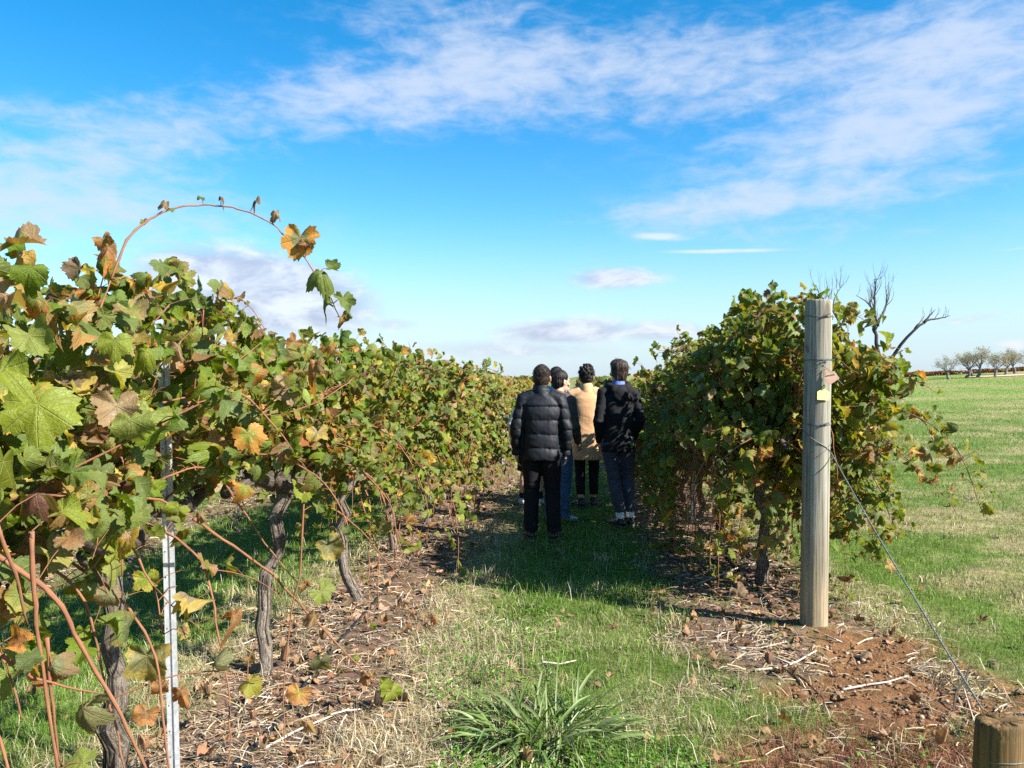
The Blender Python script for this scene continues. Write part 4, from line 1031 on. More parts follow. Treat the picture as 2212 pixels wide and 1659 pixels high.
# drip hoses on the ground
def hose(c, y0, y1, dx, label, seed):
    rng = np.random.default_rng(seed); ys = np.arange(y0, y1, .12); x = rowx(c, ys) + dx + .05 * (fbm(ys * .8, ys * 0 + seed, 2) - .5) * 2
    P = np.c_[x, ys, gz(x, ys) + .012 + .012 * (fbm(ys * 1.5, ys * 0 + 3, 2) - .4)]; b = Buf(); tube(b, P, .0095, 8); o = b.obj('drip_hose', M['hose'], None, attrs=False); tag(o, label, 'hose', 'black drip hoses along the rows')
hose(CL1, 2.4, 22, .22, 'black drip hose on the ground along the left row', 3); hose(CR1, 5.6, 22, -.12, 'black drip hose on the ground along the right row', 6)

# pruned canes on the soil
def stick(L, r, label, m='stick', twig=None):
    P = []
    for px, py, lift in L:
        Y = 4.0
        for _ in range(12):
            p = at(px, py, Y); g = float(gz(p[0], p[1])) + lift; Y = (H - g) * F / max(py - 815, 1)
        P.append(at(px, py, Y))
    K = np.array(P); n = len(K); t = np.linspace(0, n - 1, 4 * n); Q = np.stack([np.interp(t, np.arange(n), K[:, i]) for i in range(3)], -1)
    b = Buf(); R = r * np.linspace(1, .6, len(Q)) * np.where(np.arange(len(Q)) % 4 == 0, 1.2, 1); tube(b, Q, R, 7, True)
    if twig:
        for i, v in twig: tube(b, [Q[i], Q[i] + np.array(v) * .6, Q[i] + np.array(v)], [r * .7, r * .55, r * .3], 5)
    o = b.obj('pruned_cane', M[m]); tag(o, label, 'stick', 'pruned canes lying near the end post')
stick([(1735, 1353, .012), (1770, 1367, .02), (1808, 1383, .03), (1820, 1388, .012)], .006, 'grey stick lying against the foot of the wooden end post', twig=[(12, (.02, .0, .07))])
stick([(1632, 1449, .012), (1690, 1444, .02), (1725, 1430, .03), (1765, 1407, .015)], .0065, 'long pale stick between the alley grass and the bare soil', twig=[(8, (-.10, .12, .015))])
stick([(1822, 1492, .012), (1870, 1482, .02), (1920, 1475, .018), (1962, 1462, .012)], .0055, 'bleached pale stick across the patch of bare soil')
stick([(2062, 1545, .01), (2068, 1500, .05), (2090, 1465, .09), (2098, 1440, .12)], .006, 'dark forked stick standing beside the anchor stump', 'old', [(6, (-.06, .03, .07))])
stick([(1590, 1400, .012), (1640, 1402, .02), (1700, 1388, .02)], .0045, 'thin grey stick lying near the alley edge right', )
stick([(1700, 1440, .012), (1745, 1475, .02), (1780, 1510, .015), (1790, 1550, .01)], .005, 'dark thin stick left of the bare soil', 'old')
stick([(1160, 1438, .03), (1175, 1432, .05), (1210, 1436, .04), (1245, 1428, .03)], .006, 'grey stick lying behind the grass tussock', twig=[(4, (.0, .0, .04))])
stick([(560, 1625, .012), (640, 1580, .02), (760, 1530, .015)], .006, 'long grey stick in the leaf litter right of the left steel post')
stick([(1510, 1262, .012), (1600, 1225, .03), (1680, 1208, .02)], .007, 'pale branch on the mulch below the right row')
stick([(2085, 1490, .02), (2098, 1530, .02), (2112, 1575, .02)], .0045, 'pale straight stick leaning at the anchor stump')

# ------------------------------------------------------------------ trees on the right
def branch_tree(b, rng, p, d, L, r, lev, maxlev, up=.12, spread=.55, tips=None, seg=5, nb=(2, 4)):
    P = [np.array(p, float)]; R = [r]
    for i in range(seg):
        d = nrm(d + rng.normal(0, .16, 3) + np.array([0, 0, up])); P.append(P[-1] + d * L / seg); R.append(r * (1 - .45 * (i + 1) / seg))
    tube(b, P, R, 8 if r > .03 else 5 if r > .012 else 3)
    if lev == maxlev:
        if tips is not None: tips.extend([P[-1], P[-2], P[-3]])
        return
    for i in range(int(rng.integers(nb[0], nb[1] + 1))):
        q = int(rng.integers(2, seg + 1)); dd = nrm(d + rng.normal(0, spread, 3)); branch_tree(b, rng, P[q], dd, L * rng.uniform(.5, .8), R[q] * rng.uniform(.5, .75), lev + 1, maxlev, up, spread, tips, seg, nb)
    dd = nrm(d + rng.normal(0, spread * .4, 3)); branch_tree(b, rng, P[-1], dd, L * .75, R[-1] * .9, lev + 1, maxlev, up, spread, tips, seg, nb)
def dead_tree():
    rng = np.random.default_rng(14); D = 16.0
    base = at(1905, 900, D); base[2] = float(terrain(base[0], base[1])); root = empty('dead_tree', base); tag(root, 'bare dead grey tree rising behind the right end of the vine row', 'tree')
    b = Buf(); fork = at(1910, 800, D); tube(b, trunk_pts(rng, base - [0, 0, .2], fork, 8, .03), np.linspace(.19, .14, 8), 12); b.obj('trunk', M['deadtree'], root)
    def limb(L, r0, twigs, tl):
        b = Buf(); P = path_px([(x, y, D + dz) for x, y, dz in L], 0, per=3); R = r0 * (1 - .86 * np.linspace(0, 1, len(P)) ** .8); tube(b, P, R, 8)
        for i in range(twigs):
            q = int(rng.integers(len(P) // 4, len(P))); d = nrm(P[min(q + 1, len(P) - 1)] - P[q - 1] + rng.normal(0, .3, 3) + np.array([0, 0, .35]))
            branch_tree(b, rng, P[q], d, rng.uniform(.25, .55) * tl, R[q] * .35 + .003, 1, 3, .28, .22, None, 4, (1, 2))
        b.obj('limb', M['deadtree'], root)
    limb([(1905, 800, 0), (1893, 740, 0), (1890, 700, 0), (1888, 650, .1), (1890, 630, .1), (1888, 603, .1)], .050, 16, .50)
    limb([(1895, 705, 0), (1886, 672, -.3), (1868, 650, -.4), (1850, 640, -.5)], .028, 6, .40)
    limb([(1894, 700, 0), (1910, 670, .3), (1915, 640, .4), (1912, 620, .5)], .03, 10, .5)
    limb([(1905, 800, 0), (1850, 770, .4), (1815, 700, .6), (1790, 660, .6), (1768, 632, .7), (1762, 615, .7)], .030, 12, .6)
    limb([(1815, 700, .6), (1800, 660, .9), (1810, 630, 1.0), (1822, 612, 1.0)], .02, 9, .5)
    limb([(1910, 800, 0), (1945, 745, -.2), (1985, 705, -.3), (2010, 690, -.3), (2035, 688, -.3), (2052, 682, -.3)], .040, 5, .22)
    limb([(1995, 698, -.3), (2008, 682, -.3), (2020, 668, -.3)], .03, 2, .15)
    limb([(1975, 710, -.3), (1990, 692, -.4), (1998, 680, -.4)], .014, 2, .2)
dead_tree()
def olive(px, D, h, seed, label, lean=0):
    rng = np.random.default_rng(seed); x = (px - 1106) / F * D; g = float(terrain(x, D)); root = empty('olive_tree', (x, D, g)); tag(root, label, 'tree', 'small grey leaved trees on the skyline right')
    b = Buf(); tips = []
    f = np.array([x + lean, D, g + h * .24]); P = trunk_pts(rng, np.array([x, D, g - .1]), f, 8, h * .02); tube(b, P, np.linspace(h * .055, h * .03, 8), 9)
    b.obj('trunk', M['olivebark'], root); c = Buf(); bb = Buf()
    for i in range(6):
        a = i * 1.05 + rng.normal(0, .3); d = nrm(np.array([math.cos(a) * .9, math.sin(a) * .9, .75 + rng.random() * .5])); branch_tree(bb, rng, f, d, h * .24, h * .017, 1, 4, .10, .48, tips, 4, (1, 3))
    bb.obj('limb_crown', M['olivebark'], root)
    T = np.array(tips); n = int(len(T) * 2.6); q = T[rng.integers(0, len(T), n)] + rng.normal(0, h * .045, (n, 3)); d = nrm(rng.normal(0, 1, (n, 3)) + [0, 0, .4]); w = nrm(np.cross(d, rng.normal(0, 1, (n, 3)))); s = h * rng.uniform(.014, .030, (n, 1))
    V = np.stack([q, q + d * s + w * s * .32, q + d * s * 2, q + d * s - w * s * .32], 1).reshape(-1, 3)
    col = np.array([(.27, .27, .20), (.31, .30, .23), (.22, .22, .16), (.34, .27, .24)])[rng.integers(0, 4, n)] * rng.uniform(.7, 1.2, (n, 1)); c.add(V, np.arange(n)[:, None] * 4 + np.arange(4), np.repeat(col, 4, 0))
    c.obj('crown', M['olive'], root, smooth=False)
for i, (px, D, h, ln, lab) in enumerate([(2052, 86, 2.9, -.3, 'leftmost of the small skyline trees, its trunk slanting left'), (2087, 88, 3.1, .3, 'small skyline tree, second from the left, forked low'), (2104, 92, 3.4, -.5, 'skyline tree with a bent trunk, third from the left'), (2113, 87, 3.7, .2, 'tallest skyline tree, right end of the left clump'),
        (2150, 86, 2.9, .1, 'thin upright skyline tree left of the sandy track'), (2172, 90, 3.1, .2, 'broad skyline tree behind the sandy track'), (2192, 95, 3.3, -.2, 'skyline tree with a bent trunk near the photo edge'), (2222, 92, 3.1, .0, 'rightmost skyline tree, cut by the photo edge')]):
    olive(px, D, h, 60 + i, lab, ln)
def red_row():
    rng = np.random.default_rng(31); b = Buf(); n = 9000; x = rng.uniform(40, 66, n); y = 104 + rng.normal(0, .5, n)
    z = terrain(x, y) + rng.random(n) ** .8 * (.36 + .25 * fbm(x * 1.2, y * 0, 2)); d = nrm(rng.normal(0, 1, (n, 3))); w = nrm(np.cross(d, rng.normal(0, 1, (n, 3)))); s = rng.uniform(.06, .13, (n, 1)); q = np.c_[x, y, z]
    col = np.array([(.20, .06, .035), (.14, .05, .035), (.24, .12, .05), (.12, .10, .04)])[rng.integers(0, 4, n)] * rng.uniform(.6, 1.2, (n, 1))
    b.add(np.stack([q - d * s, q + w * s, q + d * s, q - w * s], 1).reshape(-1, 3), np.arange(n)[:, None] * 4 + np.arange(4), np.repeat(col, 4, 0))
    o = b.obj('distant_vine_row', M['redleaf'], None, smooth=False); tag(o, 'low red brown vine row on the skyline behind the small trees', 'vineyard', kind='stuff')
    xs = np.linspace(49, 70, 30); b = Buf(); V = []
    for xx in xs:
        for dy in (0, 2, 4): yy = 86 + dy - .12 * (xx - 49) ; V.append((xx, yy - (1.6 if dy == 0 else 0) * sst(49, 56, xx), float(terrain(xx, yy)) + .05))
    i = np.arange(29)[:, None] * 3; b.add(V, [i + np.array([0, 3, 4, 1]), i + np.array([1, 4, 5, 2])]); o = b.obj('track', M['track'], None, attrs=False); o['kind'] = 'structure'
red_row()
# ------------------------------------------------------------------ people
def organic(name, buf, voxel, smooth, m, parent, disp=None, loc=None):
    me = buf.mesh(name + '_tmp', True, False); t = bpy.data.objects.new(name + '_tmp', me); COL.objects.link(t)
    q = t.modifiers.new('r', 'REMESH'); q.mode = 'VOXEL'; q.voxel_size = voxel; q.use_smooth_shade = True
    if smooth: s = t.modifiers.new('s', 'SMOOTH'); s.iterations = smooth; s.factor = .5
    dg = bpy.context.evaluated_depsgraph_get(); ev = t.evaluated_get(dg)
    me2 = bpy.data.meshes.new_from_object(ev); me2.name = name
    bpy.data.objects.remove(t); bpy.data.meshes.remove(me)
    n = len(me2.vertices); V = np.empty(n * 3, np.float32); me2.vertices.foreach_get('co', V); V = V.reshape(-1, 3)
    if disp is not None:
        N_ = np.empty(n * 3, np.float32); me2.vertices.foreach_get('normal', N_); V = V + N_.reshape(-1, 3) * np.asarray(disp(V), np.float32)[:, None]
        me2.vertices.foreach_set('co', V.ravel())
    me2.polygons.foreach_set('use_smooth', np.ones(len(me2.polygons), bool)); me2.update()
    o = bpy.data.objects.new(name, me2); me2.materials.clear(); me2.materials.append(m); COL.objects.link(o); o.parent = parent
    return o
def n3(V, sx, sy, sz, off=0.0):
    """cheap smooth 3-d noise in -1..1 from sheets of value noise"""
    return vnoise(V[:, 0] * sx + 3.1 * V[:, 1] * sy + off, V[:, 2] * sz + 7 + off) + vnoise(V[:, 1] * sy - V[:, 0] * sx * .6 + 40 + off, V[:, 2] * sz * 1.3 + V[:, 0] * sx * .5 + 11) - 1.0

def hand(b, w, d, side, curl, s):
    """palm and five fingers from the wrist w, pointing along d; side = +1 right hand"""
    d = nrm(np.array(d, float)); inn = nrm(np.array([-side, .15, 0]) - d * np.dot([-side, .15, 0], d)); fw = nrm(np.cross(d, inn)) * side
    if fw[1] < 0: fw = -fw
    c = w + d * .045 * s; R = np.stack([inn, fw, d], 1); ellipsoid(b, c, np.array([.016, .042, .052]) * s, R, 14, 10)
    for i, (o, L, r) in enumerate(((.031, .068, .0082), (.010, .076, .0085), (-.011, .071, .0082), (-.031, .056, .0072))):
        p = w + d * .082 * s + fw * o * s; P = [p - d * .02 * s, p]; dd = d + fw * o * 1.2
        for k, f in enumerate((.45, .30, .25)):
            dd = nrm(dd + inn * curl * (.30 + .16 * k + .04 * i)); P.append(P[-1] + dd * L * s * f)
        tube(b, P, np.array([1.05, 1.05, 1.0, .9, .75]) * r * s, 8, True, None, True)
    p = w + d * .028 * s + fw * .036 * s; dd = nrm(d * .6 + fw * .75 + inn * .35); P = [p - fw * .015 * s, p, p + dd * .032 * s]; dd = nrm(dd + d * .5 + inn * .25 * curl); P.append(P[-1] + dd * .028 * s)
    tube(b, P, np.array([.012, .0105, .0095, .0075]) * s, 8, True, None, True)

def person(x, y, h, yaw, label, o):
    """o: outfit and pose; metres for a 1.75 m figure, facing +y"""
    s = h / 1.75; g = float(gz(x, y)); root = empty('person', (x, y, g)); root.rotation_euler.z = yaw; root.scale = (s, s, s)
    tag(root, label, 'person', 'visitors standing in the grass alley')
    lean = o.get('lean', 0.0); st = o.get('stance', .10); hy = o.get('head_yaw', 0.0); ht = o.get('head_tilt', 0.0); cx = o.get('shift', 0.0)
    J = {}
    for sd, nm in ((-1, 'L'), (1, 'R')):
        J['hip' + nm] = np.array([sd * .092 + cx, 0, .91]); f = o.get('foot' + nm, (sd * st, 0.0)); J['ank' + nm] = np.array([f[0], f[1] - .02, .085])
        kb = o.get('knee' + nm, (0, .03)); J['kne' + nm] = (J['hip' + nm] * .5 + J['ank' + nm] * .5) + np.array([kb[0], kb[1], .0])
        J['toe' + nm] = J['ank' + nm] + np.array([sd * .05 + o.get('toe' + nm, 0), .17, -.05])
        J['sho' + nm] = np.array([sd * o.get('shw', .180) + cx, -.01 + lean * .5, 1.425]); e = o.get('elb' + nm, (sd * .255, -.06, 1.13)); w = o.get('wri' + nm, (sd * .245, .06, .90))
        J['elb' + nm] = np.array(e) + [cx, lean * .3, 0]; J['wri' + nm] = np.array(w) + [cx, lean * .2, 0]
    nk = np.array([cx, lean * .6 - .015, 1.50]); hc = np.array([cx, lean * .8 + .015, 1.630]) + np.array(o.get('head_off', (0, 0, 0)))
    HR = np.array(Matrix.Rotation(hy, 3, 'Z') @ Matrix.Rotation(ht, 3, 'X'))
    HR = HR * 1.07
    hp = lambda a: hc + HR @ np.array(a)
    # body: one continuous skin
    b = Buf()
    ellipsoid(b, hp((0, .0, .015)), (.074, .094, .105), HR, 20, 14); ellipsoid(b, hp((0, .030, -.058)), (.056, .066, .062), HR, 16, 10); ellipsoid(b, hp((0, .066, -.092)), (.026, .026, .024), HR)
    ellipsoid(b, hp((0, .088, .030)), (.050, .014, .014), HR); tube(b, [hp((0, .090, .022)), hp((0, .108, -.012)), hp((0, .112, -.028))], [.008, .011, .014], 10, True, None, True)
    ellipsoid(b, hp((0, .097, -.060)), (.022, .010, .006), HR, 10, 6); ellipsoid(b, hp((0, .094, -.070)), (.018, .010, .006), HR, 10, 6)
    for sd in (-1, 1):
        E = HR @ np.array(Matrix.Rotation(sd * .35, 3, 'Z')); ellipsoid(b, hp((sd * .080, -.008, -.008)), (.010, .020, .033), E, 12, 8)
        ellipsoid(b, hp((sd * .045, .070, -.020)), (.022, .020, .020), HR, 10, 7)
    tube(b, [nk - [0, 0, .06], nk, hp((0, -.012, -.06))], [.066, .056, .055], 16, True, None, True)
    loft(b, [(cx, 0, .86, .135, .095), (cx, 0, .98, .140, .095), (cx, 0, 1.10, .125, .085), (cx, lean * .3, 1.28, .145, .095), (cx, lean * .5, 1.40, .145, .085), (cx, lean * .6, 1.47, .08, .06)], 24)
    for nm, sd in (('L', -1), ('R', 1)):
        tube(b, [J['sho' + nm] - [sd * .07, 0, .0], J['sho' + nm], J['sho' + nm] * .5 + J['elb' + nm] * .5, J['elb' + nm], J['elb' + nm] * .5 + J['wri' + nm] * .5, J['wri' + nm]], [.05, .050, .044, .036, .036, .026], 12, True, None, True)
        hand(b, J['wri' + nm], J['wri' + nm] - J['elb' + nm], sd, o.get('curl', .8), 1.0)
        tube(b, [J['hip' + nm], J['hip' + nm] * .6 + J['kne' + nm] * .4, J['kne' + nm], J['kne' + nm] * .65 + J['ank' + nm] * .35 + [0, -.02, 0], J['ank' + nm]], [.082, .072, .050, .052, .034], 14, True, None, True)
        tube(b, [J['ank' + nm] + [0, -.025, -.03], J['toe' + nm] + [0, -.02, -.008]], [.026, .020], 10, True, None, True)
    organic('body', b, .0055, 3, M['skin'], root)
    for sd in (-1, 1):
        e = Buf(); ellipsoid(e, hp((sd * .032, .083, .008)), (.0125, .012, .0105), HR, 12, 8); q = e.obj('eye', M['eye'], None, attrs=False); q.parent = root
    # hair
    b = Buf(); hs = o.get('hair_style', 'short'); hm = o['hair']
    ellipsoid(b, hp((0, -.016, .040)), (.081, .096, .092), HR, 22, 14); ellipsoid(b, hp((0, -.042, -.012)), (.076, .066, .085), HR, 18, 12)
    if hs == 'short': ellipsoid(b, hp((0, -.040, -.06)), (.062, .052, .055), HR)
    if hs == 'curly':
        rg = np.random.default_rng(2)
        for i in range(70):
            v = nrm(rg.normal(0, 1, 3) + [0, -.5, .7]); ellipsoid(b, hp((v[0] * .086, -.018 + v[1] * .10, .042 + v[2] * .098)), np.full(3, rg.uniform(.014, .022)), None, 8, 6)
    if hs == 'long':
        ellipsoid(b, hp((0, .01, .080)), (.078, .088, .050), HR); ellipsoid(b, hp((.0, -.045, -.045)), (.068, .056, .062), HR)
        rg = np.random.default_rng(4)
        for i in range(26):
            a = rg.uniform(-2.4, 2.4); v = np.array([math.sin(a) * .07, -.02 - math.cos(a) * .07, .085]); e_ = np.array([v[0] * 1.12, v[1] * 1.1 - .004, -.01 + rg.normal(0, .035)]); m_ = np.array([v[0] * 1.16, v[1] * 1.16, .045])
            tube(b, [hp(v), hp(m_), hp(e_)], [.016, .013, .005], 6, True, None, True)
        for i in range(5):
            a = rg.uniform(0, 6.28); q = rg.random() * .05; v = np.array([q * math.cos(a), q * math.sin(a), .108 - q * .4]); tube(b, [hp(v), hp(v + [rg.normal(0, .012), rg.normal(0, .012), .012]), hp(v + [rg.normal(.012, .02), rg.normal(0, .02), .014])], [.012, .009, .004], 6, True, None, True)
    inv = HR.T
    amp = {'short': .0035, 'curly': .009, 'long': .006, 'wavy': .006}[hs]; fr = {'short': 60, 'curly': 75, 'long': 38, 'wavy': 45}[hs]
    organic('hair', b, .0055, 2, M[hm], root, lambda V: amp * n3(V - hc, fr, fr, fr * (.35 if hs != 'curly' else 1)))
    rg = np.random.default_rng(int(abs(x * 97) + 1)); b = Buf()      # loose strands over the cap of hair
    for i in range(260):
        v = nrm(rg.normal(0, 1, 3) + [0, -.45, .25])
        if v[1] > .55 and v[2] < .35: continue
        p0 = np.array([0, -.018, .040]) + v * np.array([.081, .097, .093]) * (1.0 if hs != 'curly' else 1.1); d_ = nrm(np.array([v[0] * .3, v[1] * .3 - .1, -.8 + .5 * v[2]]) + rg.normal(0, .45 if hs == 'curly' else .22 if hs == 'long' else .12, 3)); L_s = rg.uniform(.012, .034) * (1.4 if hs == 'long' else 1)
        tube(b, [hp(p0 - v * .004), hp(p0 + d_ * L_s * .5 + v * .002), hp(p0 + d_ * L_s + v * .001)], [.0020, .0016, .0006], 4)
    q = b.obj('loose_hair', M[hm], None, attrs=False); q.parent = root; q['kind'] = 'stuff'
    # trousers or skirt
    b = Buf(); tl = o.get('hem', .075); tw = o.get('leg_w', 1.0)
    loft(b, [(cx, -.005, .80, .150, .105), (cx, -.012, .88, .163, .120), (cx, -.005, .98, .155, .110), (cx, 0, 1.04, .147, .102)], 28)
    for nm, sd in (('L', -1), ('R', 1)):
        A = J['ank' + nm]; Kn = J['kne' + nm]; Hp = J['hip' + nm]
        end = A + np.array([0, 0, tl - .085 + .012]) if tl < .4 else Kn * ((tl - .085) / (Kn[2] - .085)) + A * (1 - (tl - .085) / (Kn[2] - .085))
        if tl < .4: tube(b, [Hp + [0, -.01, .0], Hp * .55 + Kn * .45, Kn, Kn * .5 + A * .5 + [0, -.018, 0], end], np.array([.098, .090, .072, .066, .058]) * np.array([1, tw, tw, tw, tw * o.get('flare', 1.0)]), 20)
        else: tube(b, [Hp + [0, -.01, .0], Hp * .5 + end * .5, end], [.10, .105, .11], 20)
    fold = o.get('fold', .006)
    def wr(V):
        kn = np.exp(-((V[:, 2] - .50) / .10) ** 2) + 1.3 * np.exp(-((V[:, 2] - .13) / .09) ** 2) + .7 * np.exp(-((V[:, 2] - .84) / .08) ** 2)
        return fold * (.5 * n3(V, 14, 14, 9) + kn * n3(V, 9, 9, 34, 5))
    organic('trousers' if tl < .4 else 'shorts', b, .008, 3, M[o['trousers']], root, wr)
    # shoes, socks
    for nm, sd in (('L', -1), ('R', 1)):
        b = Buf(); A = J['ank' + nm]; dv = J['toe' + nm] - A; dv[2] = 0; dv = nrm(dv); ax = np.stack([[dv[1], -dv[0], 0], dv, [0, 0, 1]], 1)
        P = lambda l, z: A * [1, 1, 0] + dv * l + np.array([0, 0, z])
        ellipsoid(b, P(-.02, .050), (.040, .060, .048), ax); ellipsoid(b, P(.075, .040), (.047, .085, .036), ax); ellipsoid(b, P(.135, .034), (.047, .070, .028), ax)
        tube(b, [P(-.01, .05), P(-.012, .10 + o.get('boot', 0))], [.043, .043], 16)
        organic('shoe', b, .006, 3, M[o['shoes']], root, lambda V: np.where(V[:, 2] < .010, -.006, 0))
        b = Buf(); n = 26; a = np.arange(n) * 2 * PI / n; C = A * [1, 1, 0] + dv * .055
        ring = lambda k, z: C + np.outer(np.cos(a) * .047 * k, [dv[1], -dv[0], 0]) + np.outer(np.sin(a) * .148 * k, dv) + [0, 0, z]
        V = np.concatenate([ring(.97, .0), ring(1.03, .004), ring(1.03, .020), ring(.99, .024)]); i = np.arange(3)[:, None] * n; j = np.arange(n)[None]
        b.add(V, [np.stack([i + j, i + (j + 1) % n, i + n + (j + 1) % n, i + n + j], -1).reshape(-1, 4), np.arange(n)[::-1][None], (np.arange(n) + 3 * n)[None]]); q = b.obj('sole', M[o.get('sole', 'sole')], None, attrs=False); q.parent = root
        if o.get('socks'):
            b = Buf(); z1 = o.get('sock_top', .20); K2 = J['kne' + nm]; t = (z1 - .085) / (K2[2] - .085); E = A * (1 - t) + K2 * t
            tube(b, [A + [0, 0, -.01], A * .5 + E * .5 + [0, -.006, 0], E], [.040, .044, .052 if z1 > .25 else .046], 16); organic('sock', b, .006, 2, M[o['socks']], root, lambda V: .002 * n3(V, 20, 20, 60))
    # upper garment
    b = Buf(); k = o.get('bulk', 1.0); z0 = o.get('jacket_hem', .82); hw = o.get('hem_w', .175)
    rings = [(cx, -.012, z0, hw, hw * .70), (cx, -.012, z0 + .05, hw + .004, hw * .71)]
    for z, rx, ry in ((1.0, .172, .120), (1.12, .168, .118), (1.26, .180, .122), (1.36, .180, .115), (1.43, .140, .092), (1.475, .085, .075)):
        if z > z0 + .08: rings.append((cx, lean * sst(.9, 1.5, z) * .6 - .008, z, rx * k, ry * k))
    loft(b, rings, 36, 2.3)
    for nm, sd in (('L', -1), ('R', 1)):
        S, E, W = J['sho' + nm], J['elb' + nm], J['wri' + nm]; ar = o.get('arm', 1.0)
        tube(b, [S - [sd * .10, 0, -.022], S + [sd * .0, 0, -.012], S * .55 + E * .45, E, E * .5 + W * .5, W + nrm(W - E) * .012], np.array([.066, .072, .066, .058, .053, .047]) * ar, 20, True, None, False)
    for nm, sd in (('L', -1), ('R', 1)): tube(b, [nk + [0, 0, -.075], J['sho' + nm] * .5 + nk * .5 + [0, 0, -.035], J['sho' + nm] + [0, 0, -.015]], np.array([.070, .070, .068]) * o.get('arm', 1.0), 18, True, None, True)
    cl = o.get('collar', .0)
    if cl:
        n2 = nk + [0, .0, -.03]; tube(b, [n2 - [0, 0, .03], n2 + [0, .004, cl * .6], n2 + [0, .008, cl]], [.088, .080, o.get('collar_r', .074)], 24)
    if o.get('hood'):
        for a in np.linspace(-2.1, 2.1, 17):
            q = nk + np.array([math.sin(a) * .105, -math.cos(a) * .085 + .005, -.005 - .030 * math.cos(a)]); ellipsoid(b, q, (.040, .040, .034), None, 12, 8)
        for dx, dz, r in ((0, -.075, .070), (.03, -.115, .055), (-.03, -.11, .055), (0, -.16, .040), (.06, -.05, .05), (-.06, -.05, .05)): ellipsoid(b, nk + [dx, -.105 + .1 * abs(dx), dz], (r, r * .48, r), None, 14, 10)
    pf = o.get('puffer')
    def jw(V):
        inb = (np.abs(V[:, 0] - cx) < .205).astype(float)
        out = .010 * n3(V, 7, 7, 6, 2) * o.get('wrinkle', 1.0) + .006 * o.get('wrinkle', 1.0) * n3(V, 16, 16, 26, 9) * (.4 + np.exp(-((V[:, 2] - 1.05) / .12) ** 2) + (1 - inb) * .7)
        if pf:
            ps = np.where(np.abs(V[:, 0] - cx) < .195, (V[:, 2] - .795) / .137, (V[:, 2] - .83) / .105 + .3) + .16 * n3(V, 4, 4, 3, 1)
            q = np.abs(np.sin(PI * ps)); top = 1 - sst(1.34, 1.40, V[:, 2])
            gather = n3(V, 42, 42, 7, 4) * np.exp(-q * 3.2)
            out = out * .6 + top * (.015 * (q ** .5 - 1) + .010 * gather) + .004 * n3(V, 24, 24, 20, 8)
            seam = .6 * np.exp(-((np.abs(V[:, 0] - cx) - .188) / .010) ** 2) * (V[:, 2] > .95) * (V[:, 2] < 1.36) * (V[:, 1] < 0)
            out = out - .016 * seam
        return out
    gar = organic(o.get('garment', 'jacket'), b, .0075, 2, M[o['jacket']], root, jw)
    if o.get('shirt'):
        b = Buf(); tube(b, [nk + [0, 0, -.04], nk + [0, .006, .030], nk + [0, .010, .045]], [.078, .068, .064], 24); organic('shirt_collar', b, .006, 1, M[o['shirt']], root)
    if o.get('shirt_hem'):
        b = Buf(); loft(b, [(cx, -.01, z0 - .06, .160, .115), (cx, -.01, z0 + .06, .160, .115)], 28); organic('shirt_tail', b, .008, 1, M[o['shirt_hem']], root, lambda V: .006 * n3(V, 16, 16, 9))
    if o.get('logo'):   # small grey embroidered word on the collar, not readable in the photograph
        b = Buf(); rg = np.random.default_rng(6); xx = .012
        for i in range(8):
            w_ = rg.uniform(.006, .009); hh = .011 if i in (0, 5) else .007; a = math.asin(min(.9, (xx) / .079)); 
            f = lambda u, v: nk + np.array([math.sin(u / .079) * .0815, -math.cos(u / .079) * .0815 + .003, .012 + v])
            tube(b, [f(xx, 0), f(xx + w_ * .3, hh), f(xx + w_ * .6, hh * .3), f(xx + w_ * .9, hh * .8)], .0012, 4); xx += w_ + .002
        q = b.obj('embroidery', M['logo'], gar, attrs=False); q.parent = gar; q.matrix_parent_inverse = Matrix()
    return root

def place(px, py_feet, off=0.0):
    Y = 9.0
    for _ in range(20):
        p = at(px, py_feet, Y); Y = (H - float(gz(p[0], Y))) * F / (py_feet - 815)
    return (px - 1106) / F * (Y + off), Y + off
def hgt(py, Y, x): return H - (py - 815) / F * Y - float(gz(x, Y))

x, y = place(1170, 1168, .04)
person(x, y, 1.705, math.radians(-4), 'person in a black quilted puffer jacket and black trousers, nearest of the group', dict(
    hair='hair_brown', hair_style='short', jacket='puffer', puffer=True, bulk=1.13, arm=1.12, jacket_hem=.80, hem_w=.195, collar=.085, collar_r=.078, logo=True, wrinkle=.6, trousers='blackpants', leg_w=1.12, flare=1.15, shoes='leather', stance=.115,
    elbL=(-.255, -.05, 1.12), wriL=(-.252, .02, .87), elbR=(.252, -.05, 1.12), wriR=(.245, .03, .87), curl=.9, footL=(-.11, .02), footR=(.13, -.02)))
x, y = place(1331, 1141, .05)
person(x, y, 1.79, math.radians(8), 'person right of the group in black hooded jacket, slate trousers and white socks', dict(
    hair='hair_light', hair_style='long', jacket='blackcloth', shw=.165, bulk=.94, arm=.95, jacket_hem=.80, hem_w=.170, hood=True, shirt='blueshirt', trousers='chino', leg_w=.98, hem=.15, socks='white', sock_top=.16, shoes='leather', wrinkle=.8,
    elbL=(-.215, -.04, 1.12), wriL=(-.185, .06, .90), elbR=(.228, -.06, 1.13), wriR=(.185, .09, .92), footL=(.045, .0), footR=(.165, .05), shift=.02, stance=.1, head_yaw=.15, head_off=(.01, .0, .0)))
x, y = place(1267, 1098, .05)
